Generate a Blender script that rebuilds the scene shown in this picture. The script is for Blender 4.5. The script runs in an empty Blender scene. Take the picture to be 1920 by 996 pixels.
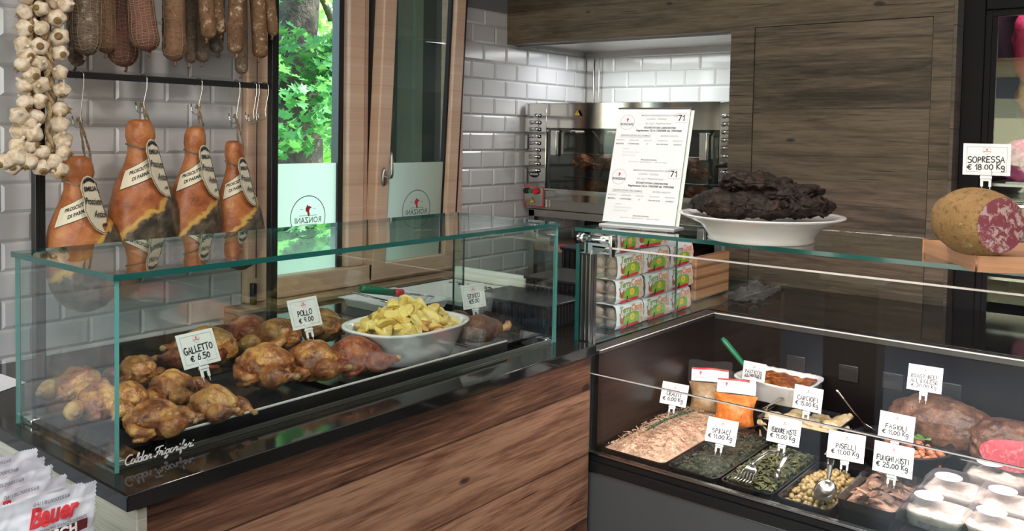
import bpy, bmesh, math, random
from mathutils import Vector, Matrix, noise, Euler
random.seed(7)
sc = bpy.context.scene
C = sc.collection
PI = math.pi
# ------------------------------------------------------------------ camera
FPX, PCY, EYE = 1649.08, 317.89, 1.62
YAW, PITCH, ROLL = math.radians(38.7028), math.radians(2.44403), math.radians(-1.03145)
_f = Vector((math.cos(YAW)*math.cos(PITCH), math.sin(YAW)*math.cos(PITCH), -math.sin(PITCH)))
_r = Vector((math.sin(YAW), -math.cos(YAW), 0))
_d = _f.cross(_r)
CR = math.cos(ROLL)*_r + math.sin(ROLL)*_d
CD = -math.sin(ROLL)*_r + math.cos(ROLL)*_d
CF = _f
cd = bpy.data.cameras.new('camera'); cam = bpy.data.objects.new('camera', cd); C.objects.link(cam)
cd.sensor_width = 36; cd.lens = FPX/1920*36; cd.shift_y = -(498-PCY)/1920
cd.clip_start = .05; cd.clip_end = 400
m = Matrix.Identity(4)
for i in range(3):
    m[i][0] = CR[i]; m[i][1] = -CD[i]; m[i][2] = -CF[i]
m[0][3], m[1][3], m[2][3] = 0, 0, EYE
cam.matrix_world = m
sc.camera = cam
def at(px, py, ax, val):
    """the world point seen at pixel (px, py) of the 1920x996 photograph that lies on the plane axis ax = val"""
    v = CR*((px-960)/FPX) + CD*((py-PCY)/FPX) + CF
    if ax == 2: return Vector((0, 0, EYE)) + v*((val-EYE)/v[2])
    return Vector((0, 0, EYE)) + v*(val/v[ax])
# ------------------------------------------------------------------ world, sun, lamps, exposure
sc.view_settings.view_transform = 'Standard'; sc.view_settings.look = 'None'
sc.view_settings.exposure = 0.0; sc.view_settings.gamma = 1; sc.view_settings.use_curve_mapping = False
sc.cycles.transparent_max_bounces = 40; sc.cycles.max_bounces = 10; sc.cycles.glossy_bounces = 6
sc.cycles.diffuse_bounces = 4; sc.cycles.transmission_bounces = 6
sc.cycles.caustics_reflective = False; sc.cycles.caustics_refractive = False
sc.cycles.sample_clamp_indirect = 4.0
w = bpy.data.worlds.new('sky'); sc.world = w; w.use_nodes = True
nt = w.node_tree; bg = nt.nodes['Background']
sk = nt.nodes.new('ShaderNodeTexSky'); sk.sky_type = 'NISHITA'; sk.sun_disc = False
sk.sun_elevation = math.radians(50); sk.sun_rotation = math.radians(150); sk.air_density = 1.0; sk.dust_density = 2.0
nt.links.new(sk.outputs[0], bg.inputs[0]); bg.inputs[1].default_value = 2.0
def lamp(name, typ, loc, rot, energy, color=(1, 1, 1), size=None, sy=None, spread=None):
    d = bpy.data.lights.new(name, typ); d.energy = energy; d.color = color
    if typ == 'AREA':
        d.shape = 'RECTANGLE'; d.size = size; d.size_y = sy or size
        if spread: d.spread = math.radians(spread)
    o = bpy.data.objects.new(name, d); C.objects.link(o); o.location = loc; o.rotation_euler = rot
    return o
s = lamp('sun', 'SUN', (0, 0, 10), (0, 0, 0), 15.0, (1, .95, .86)); s.data.angle = math.radians(.6)
s.rotation_euler = Vector((-.70, .45, -.62)).to_track_quat('-Z', 'Y').to_euler()
# shop ceiling panels, the hood lamp over the spit oven, the tube in the right-hand case, the tube in the cold cabinet
lamp('ceiling_panel', 'AREA', (0.6, -0.6, 2.92), (0, 0, 0), 18, (1, .96, .92), 1.6, 1.0)
lamp('ceiling_spot', 'AREA', (1.35, 1.05, 2.94), (math.radians(14), 0, 0), 22, (1, .92, .82), .22, .22)
lamp('ceiling_spot', 'AREA', (0.55, 0.75, 2.94), (math.radians(20), 0, 0), 13, (1, .92, .82), .22, .22)
lamp('ceiling_panel', 'AREA', (2.4, .6, 2.94), (0, 0, 0), 14, (1, .90, .80), 2.0, 1.6)
lamp('shopfront_daylight', 'AREA', (-1.9, -0.4, 1.9), (0, math.radians(-78), 0), 40, (.95, .97, 1), 1.6, 2.6)
lamp('hood_lamp', 'AREA', (4.35, 2.62, 2.11), (0, 0, 0), 9.5, (.94, .98, 1), .35, .9)
lamp('case_tube', 'AREA', (2.375, -.40, 1.245), (0, math.radians(-24), 0), 48, (1, .80, .82), .03, 3.8)
lamp('oven_lamp', 'AREA', (4.26, 2.5, 1.635), (0, 0, 0), 1.0, (1, .88, .76), .12, .9)
lamp('cabinet_tube', 'AREA', (4.28, .35, 2.35), (0, 0, 0), 9, (1, .55, .80), .2, .8)
# ------------------------------------------------------------------ mesh helper
class B:
    def __init__(s): s.bm = bmesh.new()
    def _mi(s, fs, mi, sm=False):
        for f in fs: f.material_index = mi; f.smooth = sm
    def box(s, x0, x1, y0, y1, z0, z1, mi=0, bev=0, seg=2, M=None):
        r = bmesh.ops.create_cube(s.bm, size=1)
        vs = r['verts']
        for v in vs:
            v.co = Vector(((x0+x1)/2+v.co.x*(x1-x0), (y0+y1)/2+v.co.y*(y1-y0), (z0+z1)/2+v.co.z*(z1-z0)))
            if M: v.co = M @ v.co
        es = {e for v in vs for e in v.link_edges}; fs = {f for v in vs for f in v.link_faces}
        s._mi(fs, mi)
        if bev:
            r = bmesh.ops.bevel(s.bm, geom=list(es), offset=bev, segments=seg, profile=.5, affect='EDGES', clamp_overlap=True)
            s._mi(r['faces'], mi, True)
        return s
    def tube(s, pts, r, n=10, mi=0, closed=False, cap=True, flat=1.0, sm=True):
        pts = [Vector(p) for p in pts]; N = len(pts)
        R = r if isinstance(r, (list, tuple)) else [r]*N
        rings = []; up = None
        for i, p in enumerate(pts):
            if closed: t = pts[(i+1) % N]-pts[i-1]
            else: t = pts[min(i+1, N-1)]-pts[max(i-1, 0)]
            if t.length < 1e-9: t = Vector((0, 0, 1))
            t.normalize()
            if up is None:
                up = Vector((0, 0, 1)) if abs(t.z) < .9 else Vector((1, 0, 0))
            a = t.cross(up)
            if a.length < 1e-6: a = t.cross(Vector((0, 1, 0)))
            a.normalize(); b = a.cross(t).normalized(); up = b
            rings.append([s.bm.verts.new(p + a*math.cos(2*PI*k/n)*R[i] + b*math.sin(2*PI*k/n)*R[i]*flat) for k in range(n)])
        m_ = N if closed else N-1
        for i in range(m_):
            A, D = rings[i], rings[(i+1) % N]
            for k in range(n):
                f = s.bm.faces.new((A[k], A[(k+1) % n], D[(k+1) % n], D[k])); f.material_index = mi; f.smooth = sm
        if cap and not closed:
            for q in (rings[0][::-1], rings[-1]):
                f = s.bm.faces.new(q); f.material_index = mi
        return s
    def cyl(s, p0, p1, r0, r1=None, n=20, mi=0, sm=True):
        return s.tube([p0, p1], [r0, r0 if r1 is None else r1], n, mi, sm=sm)
    def lathe(s, prof, n=32, c=(0, 0, 0), sx=1, sy=1, mi=0, sq=None, fn=None, sm=True):
        """prof: (r, z) rows round the z axis; sq: superellipse exponent for squared dishes"""
        rings = []
        for r, z in prof:
            ring = []
            for k in range(n):
                a = 2*PI*k/n; ca, sa = math.cos(a), math.sin(a)
                if sq: ca = math.copysign(abs(ca)**(2/sq), ca); sa = math.copysign(abs(sa)**(2/sq), sa)
                v = Vector((c[0]+r*ca*sx, c[1]+r*sa*sy, c[2]+z))
                if fn: v = fn(v, a, r, z)
                ring.append(s.bm.verts.new(v))
            rings.append(ring)
        for i in range(len(rings)-1):
            for k in range(n):
                f = s.bm.faces.new((rings[i][k], rings[i][(k+1) % n], rings[i+1][(k+1) % n], rings[i+1][k])); f.material_index = mi; f.smooth = sm
        for q in (rings[0][::-1], rings[-1]):
            f = s.bm.faces.new(q); f.material_index = mi; f.smooth = sm
        return s
    def sph(s, c, r, sub=3, mi=0, fn=None, M=None):
        R = r if isinstance(r, (tuple, list)) else (r, r, r)
        q = bmesh.ops.create_icosphere(s.bm, subdivisions=sub, radius=1)
        for v in q['verts']:
            u = v.co.copy()
            p = Vector((u.x*R[0], u.y*R[1], u.z*R[2]))
            if fn: p = fn(p, u)
            if M: p = M @ p
            v.co = p + Vector(c)
        s._mi({f for v in q['verts'] for f in v.link_faces}, mi, True)
        return s
    def poly(s, pts, mi=0, th=None):
        """a flat polygon; th: a vector to give it thickness"""
        vs = [s.bm.verts.new(Vector(p)) for p in pts]
        if th is None:
            f = s.bm.faces.new(vs); f.material_index = mi; return s
        th = Vector(th); ws = [s.bm.verts.new(v.co+th) for v in vs]; n = len(vs)
        s.bm.faces.new(vs[::-1]).material_index = mi; s.bm.faces.new(ws).material_index = mi
        for k in range(n): s.bm.faces.new((vs[k], vs[(k+1) % n], ws[(k+1) % n], ws[k])).material_index = mi
        return s
    def grid(s, nx, ny, fn, mi=0, sm=True):
        V = [[s.bm.verts.new(Vector(fn(i/nx, j/ny))) for j in range(ny+1)] for i in range(nx+1)]
        for i in range(nx):
            for j in range(ny):
                f = s.bm.faces.new((V[i][j], V[i+1][j], V[i+1][j+1], V[i][j+1])); f.material_index = mi; f.smooth = sm
        return s
    def xf(s, M):
        bmesh.ops.transform(s.bm, matrix=M, verts=s.bm.verts); return s
    def build(s, name, mats, parent=None, world=True, fixn=True):
        """ONE mesh object; coordinates are the world's when world is set, else the parent's"""
        if fixn: bmesh.ops.recalc_face_normals(s.bm, faces=s.bm.faces)
        me = bpy.data.meshes.new(name)
        if parent is not None and world:
            ch = parent; mw = parent.matrix_basis.copy()
            while ch.parent is not None: ch = ch.parent; mw = ch.matrix_basis @ mw
            bmesh.ops.transform(s.bm, matrix=mw.inverted(), verts=s.bm.verts)
        s.bm.to_mesh(me); s.bm.free()
        for m_ in (mats if isinstance(mats, (list, tuple)) else [mats]): me.materials.append(m_)
        o = bpy.data.objects.new(name, me); C.objects.link(o)
        if parent is not None: o.parent = parent
        return o
def tag(o, label=None, cat=None, group=None, kind=None):
    if label: o['label'] = label
    if cat: o['category'] = cat
    if group: o['group'] = group
    if kind: o['kind'] = kind
    return o
def thing(name, label, cat, loc=(0, 0, 0), rz=0, group=None):
    o = bpy.data.objects.new(name, None); C.objects.link(o); o.empty_display_size = .05
    o.location = loc; o.rotation_euler = (0, 0, rz)
    return tag(o, label, cat, group)
def struct(o): return tag(o, kind='structure')
def dup(o, label=None, loc=None, rot=None, scale=None, parent=None):
    c = o.copy(); C.objects.link(c)
    if parent is not None: c.parent = parent
    if label: c['label'] = label
    if loc is not None: c.location = loc
    if rot is not None: c.rotation_euler = rot
    if scale is not None: c.scale = scale if not isinstance(scale, (int, float)) else (scale,)*3
    for ch in list(o.children): dup(ch, parent=c)
    return c
def nz(p, sc_=1.0, oct=3): return noise.fractal(Vector(p)*sc_, 1.0, 2.0, oct)
# ------------------------------------------------------------------ lettering
def text_bm(b, txt, size, M, mi=0, shear=0, bold=0, align='CENTER', fit=None, space=1.0, fn=None):
    cu = bpy.data.curves.new('t', 'FONT'); cu.body = txt; cu.size = size; cu.shear = shear; cu.offset = bold
    cu.align_x = align; cu.align_y = 'CENTER'; cu.resolution_u = 3; cu.space_character = space
    o = bpy.data.objects.new('t', cu); me = o.to_mesh()
    k = 1.0
    if fit and len(me.vertices):
        xs = [v.co.x for v in me.vertices]; k = min(1.0, fit/max(1e-6, max(xs)-min(xs)))
    vs = []
    for v in me.vertices:
        p = Vector((v.co.x*k, v.co.y, 0)); vs.append(b.bm.verts.new(M @ (fn(p) if fn else p)))
    for p in me.polygons:
        try: f = b.bm.faces.new([vs[i] for i in p.vertices]); f.material_index = mi
        except ValueError: pass
    o.to_mesh_clear(); bpy.data.objects.remove(o); bpy.data.curves.remove(cu)
def arc(cx, cy, rx, ry, a0, a1, n=9):
    return [(cx+rx*math.cos(math.radians(a0+(a1-a0)*i/n)), cy+ry*math.sin(math.radians(a0+(a1-a0)*i/n))) for i in range(n+1)]
HAND = {  # a felt-pen alphabet: pen strokes in a cell 0..0.7 wide, 0..1 high
 'A': [[(0, 0), (.3, 1), (.6, 0)], [(.1, .38), (.5, .38)]], 'B': [[(0, 0), (0, 1)], arc(0, .75, .42, .25, 90, -90), arc(0, .25, .5, .25, 90, -90)],
 'C': [arc(.35, .5, .33, .5, 55, 305)], 'D': [[(0, 0), (0, 1)], arc(0, .5, .55, .5, 90, -90)], 'E': [[(.5, 1), (0, 1), (0, 0), (.5, 0)], [(0, .5), (.42, .5)]],
 'F': [[(.55, 1), (0, 1), (0, 0)], [(0, .52), (.42, .52)]], 'G': [arc(.35, .5, .34, .5, 60, 330)+[(.62, .45), (.38, .45)]], 'H': [[(0, 0), (0, 1)], [(.5, 0), (.5, 1)], [(0, .5), (.5, .5)]],
 'I': [[(.15, 0), (.15, 1)]], 'K': [[(0, 0), (0, 1)], [(.48, .9), (.03, .42), (.5, 0)]], 'L': [[(0, 1), (0, 0), (.48, 0)]], 'M': [[(0, 0), (.06, 1), (.33, .35), (.6, 1), (.66, 0)]],
 'N': [[(0, 0), (0, 1), (.5, 0), (.5, 1)]], 'O': [arc(.33, .5, .33, .48, 90, 450, 14)], 'P': [[(.04, 0), (.04, 1)], arc(.04, .72, .46, .28, 90, -90)],
 'R': [[(.04, 0), (.04, 1)], arc(.04, .75, .42, .25, 90, -90)+[(.5, 0)]], 'S': [arc(.3, .76, .27, .24, 40, 270)+arc(.28, .26, .28, .26, 90, -140)],
 'T': [[(-.04, 1), (.6, 1)], [(.28, 1), (.28, 0)]], 'U': [[(0, 1), (0, .3)]+arc(.26, .28, .26, .28, 180, 360)+[(.52, 1)]], 'V': [[(0, 1), (.28, 0), (.56, 1)]],
 'g': [arc(.26, .32, .24, .26, 20, 380, 12)+[(.5, .0), (.48, -.25)]+arc(.26, -.25, .22, .16, 0, -150, 6)],
 '0': [arc(.28, .45, .27, .42, 90, 450, 14)], '1': [[(.02, .62), (.25, .95), (.25, 0)]], '2': [arc(.26, .68, .25, .26, 160, -20)+[(.02, 0), (.55, 0)]],
 '3': [arc(.24, .72, .25, .24, 150, -90)+arc(.24, .25, .28, .25, 90, -150)], '5': [[(.5, .95), (.08, .95), (.05, .55)]+arc(.24, .3, .28, .3, 110, -140)],
 '6': [[(.42, .95), (.1, .5)]+arc(.27, .27, .24, .27, 160, -200, 12)], '8': [arc(.27, .7, .2, .24, 90, 450, 12), arc(.27, .24, .26, .24, 90, 450, 12)], '9': [arc(.27, .66, .22, .26, 0, 360, 12)+[(.44, .2), (.3, 0)]],
 '\u20ac': [arc(.38, .45, .32, .42, 50, 310), [(-.06, .56), (.4, .56)], [(-.06, .36), (.38, .36)]], ',': [[(.12, .08), (.04, -.14)]], '.': [[(.1, .0), (.13, .04)]],
 "'": [[(.1, 1.02), (.06, .8)]], '-': [[(.04, .5), (.34, .5)]], ' ': []}
_zs = [0]
def stroke(b, pts, wd, M, mi=0):
    """one pen stroke as a flat ribbon with round ends"""
    P = [Vector((p[0], p[1])) for p in pts]; Q = [P[0]]
    for p in P[1:]:
        if (p-Q[-1]).length > wd*.25: Q.append(p)
    if len(Q) == 1: Q.append(Q[0]+Vector((wd*.3, 0)))
    _zs[0] = (_zs[0]+1) % 9; z = _zs[0]*.00004; rows = []; n = len(Q)
    for i in range(n):
        a = (Q[i]-Q[i-1]).normalized() if i else (Q[1]-Q[0]).normalized(); c = (Q[i+1]-Q[i]).normalized() if i < n-1 else a
        t = a+c; t = t.normalized() if t.length > .3 else a
        u = Vector((-t.y, t.x)); k = 1/max(.6, abs(u.dot(Vector((-a.y, a.x)))))
        rows.append((Q[i]-u*wd*k, Q[i]+u*wd*k))
    V = [[b.bm.verts.new(M @ Vector((p.x, p.y, 0))+(M.to_3x3() @ Vector((0, 0, 1)))*z) for p in r] for r in rows]
    for A, D in zip(V, V[1:]): b.bm.faces.new((A[0], D[0], D[1], A[1])).material_index = mi
    for e, s_ in ((0, -1), (-1, 1)):
        d = (Q[1]-Q[0] if e == 0 else Q[-1]-Q[-2]).normalized()*s_; u = Vector((-d.y, d.x)); c = Q[e]
        ring = [c+u*wd*math.cos(x)+d*wd*math.sin(x) for x in (PI/5, 2*PI/5, 3*PI/5, 4*PI/5)]
        ends = [V[e][1], V[e][0]] if s_ > 0 else [V[e][0], V[e][1]]
        b.bm.faces.new([ends[0]]+[b.bm.verts.new(M @ Vector((p.x, p.y, 0))+(M.to_3x3() @ Vector((0, 0, 1)))*z) for p in ring]+[ends[1]]).material_index = mi
def hand(b, txt, h, M, mi=0, fit=None, wd=.075, seed=0):
    rnd = random.Random(seed+len(txt)); x = 0; out = []
    for ch in txt:
        st = HAND.get(ch, []); wmax = max([p[0] for q in st for p in q] or [.26])
        dy = rnd.uniform(-.05, .05); k = rnd.uniform(.93, 1.07)
        for q in st: out.append([(x+p[0]*k+p[1]*.06, p[1]*k+dy) for p in q])
        x += wmax+.2
    sx = min(h, fit/x) if fit else h
    for q in out: stroke(b, [((p[0]-x/2)*sx, p[1]*h) for p in q], wd*h, M, mi)
# ------------------------------------------------------------------ materials (all procedural)
class N:
    """a small node-tree writer"""
    def __init__(s, name):
        s.m = bpy.data.materials.new(name); s.m.use_nodes = True; s.t = s.m.node_tree; s.t.nodes.clear()
        s.out = s.n('OutputMaterial')
    def n(s, t, **k):
        o = s.t.nodes.new('ShaderNode'+t)
        for a, v in k.items():
            if hasattr(o, a): setattr(o, a, v)
        return o
    def set(s, sock, v):
        if hasattr(v, 'is_output') or hasattr(v, 'links'): s.t.links.new(v, sock)
        elif isinstance(v, tuple) and len(v) == 3 and sock.type == 'RGBA': sock.default_value = (*v, 1)
        else: sock.default_value = v
    def coord(s, scale=(1, 1, 1), kind='Object', rot=(0, 0, 0), loc=(0, 0, 0)):
        tc = s.n('TexCoord'); mp = s.n('Mapping'); mp.inputs['Scale'].default_value = scale if isinstance(scale, tuple) else (scale,)*3
        mp.inputs['Rotation'].default_value = rot; mp.inputs['Location'].default_value = loc
        s.t.links.new(tc.outputs[kind], mp.inputs[0]); return mp.outputs[0]
    def noise(s, vec, scale, detail=4, rough=.55, dist=0):
        o = s.n('TexNoise'); s.set(o.inputs['Vector'], vec); s.set(o.inputs['Scale'], scale); o.inputs['Detail'].default_value = detail
        o.inputs['Roughness'].default_value = rough; o.inputs['Distortion'].default_value = dist; return o.outputs[0]
    def vor(s, vec, scale, feature='F1', out='Distance', rnd=1):
        o = s.n('TexVoronoi'); o.feature = feature; s.set(o.inputs['Vector'], vec); s.set(o.inputs['Scale'], scale); o.inputs['Randomness'].default_value = rnd; return o.outputs[out]
    def ramp(s, fac, *stops):
        o = s.n('ValToRGB'); e = o.color_ramp.elements
        while len(e) < len(stops): e.new(.5)
        for x, (p, c) in zip(e, stops):
            x.position = p; x.color = (*c, 1) if isinstance(c, tuple) else (c, c, c, 1)
        s.set(o.inputs[0], fac); return o.outputs[0]
    def mix(s, fac, a, b, typ='MIX'):
        o = s.n('Mix'); o.data_type = 'RGBA'; o.blend_type = typ
        s.set(o.inputs[0], fac); s.set(o.inputs[6], a); s.set(o.inputs[7], b); return o.outputs[2]
    def math(s, op, a, b=0.0, c=None):
        o = s.n('Math'); o.operation = op; s.set(o.inputs[0], a); s.set(o.inputs[1], b)
        if c is not None: s.set(o.inputs[2], c)
        return o.outputs[0]
    def bump(s, h, strength=.3, dist=.01):
        o = s.n('Bump'); o.inputs['Strength'].default_value = strength; o.inputs['Distance'].default_value = dist; s.set(o.inputs['Height'], h); return o.outputs[0]
    def bsdf(s, col, rough=.5, metal=0, normal=None, spec=.5, **k):
        p = s.n('BsdfPrincipled'); s.set(p.inputs['Base Color'], col); s.set(p.inputs['Roughness'], rough); p.inputs['Metallic'].default_value = metal
        p.inputs['Specular IOR Level'].default_value = spec
        if normal is not None: s.set(p.inputs['Normal'], normal)
        for a, v in k.items(): s.set(p.inputs[a.replace('_', ' ')], v)
        return p.outputs[0]
    def done(s, sh):
        s.t.links.new(sh, s.out.inputs[0]); return s.m
def plain(name, col, rough=.5, metal=0, spec=.5, var=.0, vs=8, bump=0, bs=60, **k):
    q = N(name); c = q.coord(); col_ = col
    if var: col_ = q.mix(q.noise(c, vs), tuple(max(0, x*(1-var)) for x in col), tuple(min(1, x*(1+var)) for x in col))
    nr = q.bump(q.noise(c, bs, 3), bump, .004) if bump else None
    return q.done(q.bsdf(col_, rough, metal, nr, spec, **k))
def blotch(name, c1, c2, c3, scale=20, rough=.5, bump=.6, bs=60, bd=.007, spec=.5, rnd=True, **k):
    """three colours mixed by noise, each object with a pattern of its own"""
    q = N(name); c = q.coord()
    if rnd:
        oi = q.n('ObjectInfo'); ad = q.n('VectorMath'); q.set(ad.inputs[0], c)
        mu = q.n('VectorMath'); mu.operation = 'SCALE'; cx = q.n('CombineXYZ')
        for i in range(3): q.set(cx.inputs[i], oi.outputs['Random'])
        q.set(mu.inputs[0], cx.outputs[0]); mu.inputs['Scale'].default_value = 37.0; q.set(ad.inputs[1], mu.outputs[0]); c = ad.outputs[0]
    n1 = q.noise(c, scale, 5, .6, .4); n2 = q.noise(c, scale*3.1, 4)
    col = q.ramp(q.math('ADD', q.math('MULTIPLY', n1, .7), q.math('MULTIPLY', n2, .3)), (.36, c1), (.5, c2), (.64, c3))
    nr = q.bump(q.noise(c, bs, 4), bump, bd) if bump else None
    return q.done(q.bsdf(col, rough, 0, nr, spec, **k))
def wood(name, c_dark, c_mid, c_light, along='y', plank=.19, rough=.55, knots=True, off=.0, joint=True, spec=.35, jw=.7):
    q = N(name); tc = q.n('TexCoord'); sp = q.n('SeparateXYZ'); q.set(sp.inputs[0], tc.outputs['Object'])
    a = sp.outputs['XYZ'.index(along.upper())]; z = q.math('ADD', sp.outputs[2], off)
    row = q.math('FLOOR', q.math('DIVIDE', z, plank)); fr = q.math('FRACT', q.math('DIVIDE', z, plank))
    wn = q.n('TexWhiteNoise'); wn.noise_dimensions = '1D'; q.set(wn.inputs['W'], row)
    sh = q.math('MULTIPLY', wn.outputs[0], 13.0)
    cx = q.n('CombineXYZ'); q.set(cx.inputs[0], q.math('ADD', q.math('MULTIPLY', a, 1.6), sh)); q.set(cx.inputs[1], q.math('MULTIPLY', z, 16.0)); q.set(cx.inputs[2], sh)
    v = cx.outputs[0]
    g1 = q.noise(v, 1.0, 6, .62, 1.1); g2 = q.noise(v, 6.0, 4, .6, .2)
    cg = q.n('CombineXYZ'); q.set(cg.inputs[0], q.math('ADD', q.math('MULTIPLY', a, 3.0), sh)); q.set(cg.inputs[1], q.math('MULTIPLY', z, 170.0)); q.set(cg.inputs[2], sh)
    g3 = q.noise(cg.outputs[0], 1.0, 5, .7)
    t = q.math('ADD', q.math('ADD', q.math('MULTIPLY', g1, .52), q.math('MULTIPLY', g2, .24)), q.math('ADD', q.math('MULTIPLY', g3, .30), q.math('MULTIPLY', q.math('SUBTRACT', wn.outputs[0], .5), .13)))
    col = q.ramp(t, (.37, c_dark), (.5, c_mid), (.63, c_light))
    if knots:
        ck = q.n('CombineXYZ'); q.set(ck.inputs[0], q.math('ADD', q.math('MULTIPLY', a, 3.4), sh)); q.set(ck.inputs[1], q.math('MULTIPLY', z, 7.5)); q.set(ck.inputs[2], 0.0)
        d = q.vor(ck.outputs[0], 1.0); dd = q.math('ADD', d, q.math('MULTIPLY', q.math('SUBTRACT', g2, .5), .05))
        k = q.ramp(dd, (.06, 1.0), (.105, .0)); col = q.mix(q.math('MULTIPLY', k, .85), col, tuple(x*.3 for x in c_dark))
        cs = q.n('CombineXYZ'); q.set(cs.inputs[0], q.math('ADD', q.math('MULTIPLY', a, 1.0), sh)); q.set(cs.inputs[1], q.math('MULTIPLY', z, 24.0)); q.set(cs.inputs[2], sh)
        st = q.ramp(q.vor(cs.outputs[0], 1.9), (.07, 1.0), (.17, 0.0)); col = q.mix(q.math('MULTIPLY', st, .75), col, tuple(x*.4 for x in c_dark))
    if joint:
        j = q.math('GREATER_THAN', q.math('ABSOLUTE', q.math('SUBTRACT', fr, .5)), .5-.0022/plank)
        col = q.mix(q.math('MULTIPLY', j, jw), col, tuple(x*.2 for x in c_dark))
    return q.done(q.bsdf(col, rough, 0, q.bump(q.math('ADD', g1, g3), .25, .004), spec))
def glass(name, tint=(.93, .97, .95), ior=1.5, gl=1.0):
    """clear sheet glass: what lies behind stays where it is, both faces reflect by Fresnel"""
    q = N(name); ge = q.n('NewGeometry'); fr = q.n('Fresnel')
    q.set(fr.inputs['IOR'], q.math('ADD', ior, q.math('MULTIPLY', ge.outputs['Backfacing'], 1/ior-ior)))
    tr = q.n('BsdfTransparent'); q.set(tr.inputs[0], tint); g = q.n('BsdfGlossy'); g.inputs['Roughness'].default_value = 0.0; q.set(g.inputs[0], (gl, gl, gl))
    mx = q.n('MixShader'); q.set(mx.inputs[0], fr.outputs[0]); q.set(mx.inputs[1], tr.outputs[0]); q.set(mx.inputs[2], g.outputs[0])
    return q.done(mx.outputs[0])
def film(name, alpha=.18, rough=.12, col=None):
    """clear crinkled plastic: mostly see-through with sharp glints, a little milky when col is given"""
    q = N(name); c = q.coord(); nr = q.bump(q.noise(c, 55, 3, .6, 1.5), .8, .006)
    tr = q.n('BsdfTransparent'); q.set(tr.inputs[0], (.97, .97, .97))
    if col: p = q.bsdf(col, rough, 0, nr, .8)
    else: g = q.n('BsdfGlossy'); g.inputs['Roughness'].default_value = rough; q.set(g.inputs['Normal'], nr); p = g.outputs[0]
    mx = q.n('MixShader'); lw = q.n('LayerWeight'); lw.inputs[0].default_value = .35
    q.set(mx.inputs[0], q.math('ADD', q.math('MULTIPLY', q.math('POWER', lw.outputs['Facing'], 2.0), .35), alpha)); q.set(mx.inputs[1], tr.outputs[0]); q.set(mx.inputs[2], p)
    return q.done(mx.outputs[0])
def translucent(name, col, tcol, rough=.6, mixf=.5, var=.25, vs=6):
    q = N(name); c = q.coord(); oi = q.noise(c, vs)
    cc = q.mix(oi, tuple(x*(1-var) for x in col), tuple(min(1, x*(1+var)) for x in col)); tt = q.mix(oi, tuple(x*(1-var) for x in tcol), tuple(min(1, x*(1+var)) for x in tcol))
    p = q.bsdf(cc, rough); t = q.n('BsdfTranslucent'); q.set(t.inputs[0], tt)
    mx = q.n('MixShader'); mx.inputs[0].default_value = mixf; q.set(mx.inputs[1], p); q.set(mx.inputs[2], t.outputs[0])
    return q.done(mx.outputs[0])
M = {}
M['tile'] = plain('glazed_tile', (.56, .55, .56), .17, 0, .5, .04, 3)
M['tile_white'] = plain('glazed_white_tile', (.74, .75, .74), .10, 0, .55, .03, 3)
M['glint_edge'] = plain('painted_edge_glint', (.72, .66, .66), .3, 0, .6)  # pale colour painted in for the LED glint along polished edges
M['black_dull'] = plain('dull_black_profile', (.010, .009, .010), .6, 0, .12)
M['grout'] = plain('grout', (.45, .44, .43), .8)
M['paint_grey'] = plain('grey_plaster', (.17, .17, .18), .8, 0, .3, .05)
M['ceiling'] = plain('white_plaster', (.62, .60, .58), .85)
M['floor'] = plain('grey_floor_tile', (.22, .21, .20), .35, 0, .5, .1)
M['wood_wall'] = wood('weathered_larch', (.024, .017, .011), (.076, .055, .037), (.150, .112, .077), 'y', .212, off=.03, jw=.35)
M['wood_return'] = wood('weathered_larch_edge', (.030, .022, .016), (.08, .06, .044), (.13, .10, .075), 'x', .212, off=.03, knots=False)
M['wood_front'] = wood('brown_old_boards', (.040, .016, .009), (.165, .074, .042), (.36, .195, .118), 'x', .205, .5, off=-.0)
M['wood_end'] = wood('grey_old_board', (.25, .25, .20), (.42, .42, .35), (.55, .54, .46), 'y', .5, .6, knots=False)
M['wood_light'] = wood('lacquered_spruce', (.50, .32, .22), (.60, .41, .30), (.68, .49, .37), 'z', 9, .35, knots=False, joint=False)
M['wood_sill'] = wood('sill_boards', (.22, .14, .09), (.34, .23, .15), (.45, .31, .21), 'x', 9, .45, knots=False, joint=False)
M['beech'] = wood('beech', (.50, .24, .13), (.60, .31, .18), (.68, .38, .23), 'x', 9, .45, knots=False, joint=False)
M['granite'] = plain('polished_black_granite', (.010, .009, .008), .07, 0, .42, .3, 300)
M['black'] = plain('black_lacquer', (.012, .012, .013), .28, 0, .5)
M['black_matt'] = plain('black_sheet', (.014, .011, .012), .45, 0, .4)
M['black_plastic'] = plain('black_plastic', (.010, .010, .012), .22, 0, .5, 0, 8, .15, 25)
M['liner'] = plain('dark_coated_liner', (.0065, .0045, .0045), .32, 0, .35)
M['grey_panel'] = plain('grey_coated_panel', (.075, .077, .08), .38, 0, .5, .05)
M['steel'] = plain('brushed_steel', (.60, .58, .56), .20, 1, .5)
M['steel_mirror'] = plain('mirror_steel', (.50, .48, .46), .09, 1, .5)
M['steel_dull'] = plain('dull_steel', (.42, .40, .38), .38, 1, .5)
M['chrome'] = plain('chrome', (.82, .82, .82), .06, 1, .5)
M['rail'] = plain('polished_rail', (.88, .82, .75), .24, 1, .5)
M['glass'] = glass('case_glass')
M['glass_window'] = glass('window_glass', (.90, .95, .92))
M['glass_dark'] = glass('oven_glass', (.66, .70, .70))
M['glass_edge'] = plain('green_glass_edge', (.008, .085, .075), .08, 0, .8)
M['glass_edge_light'] = plain('pale_glass_edge', (.10, .32, .30), .08, 0, .8)
M['frost'] = translucent('frosted_film', (.78, .82, .74), (.97, .97, .84), .7, .74, .02)
M['white'] = plain('white_plastic', (.78, .78, .80), .35)
M['white_card'] = plain('white_card', (.80, .79, .80), .45)
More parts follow.
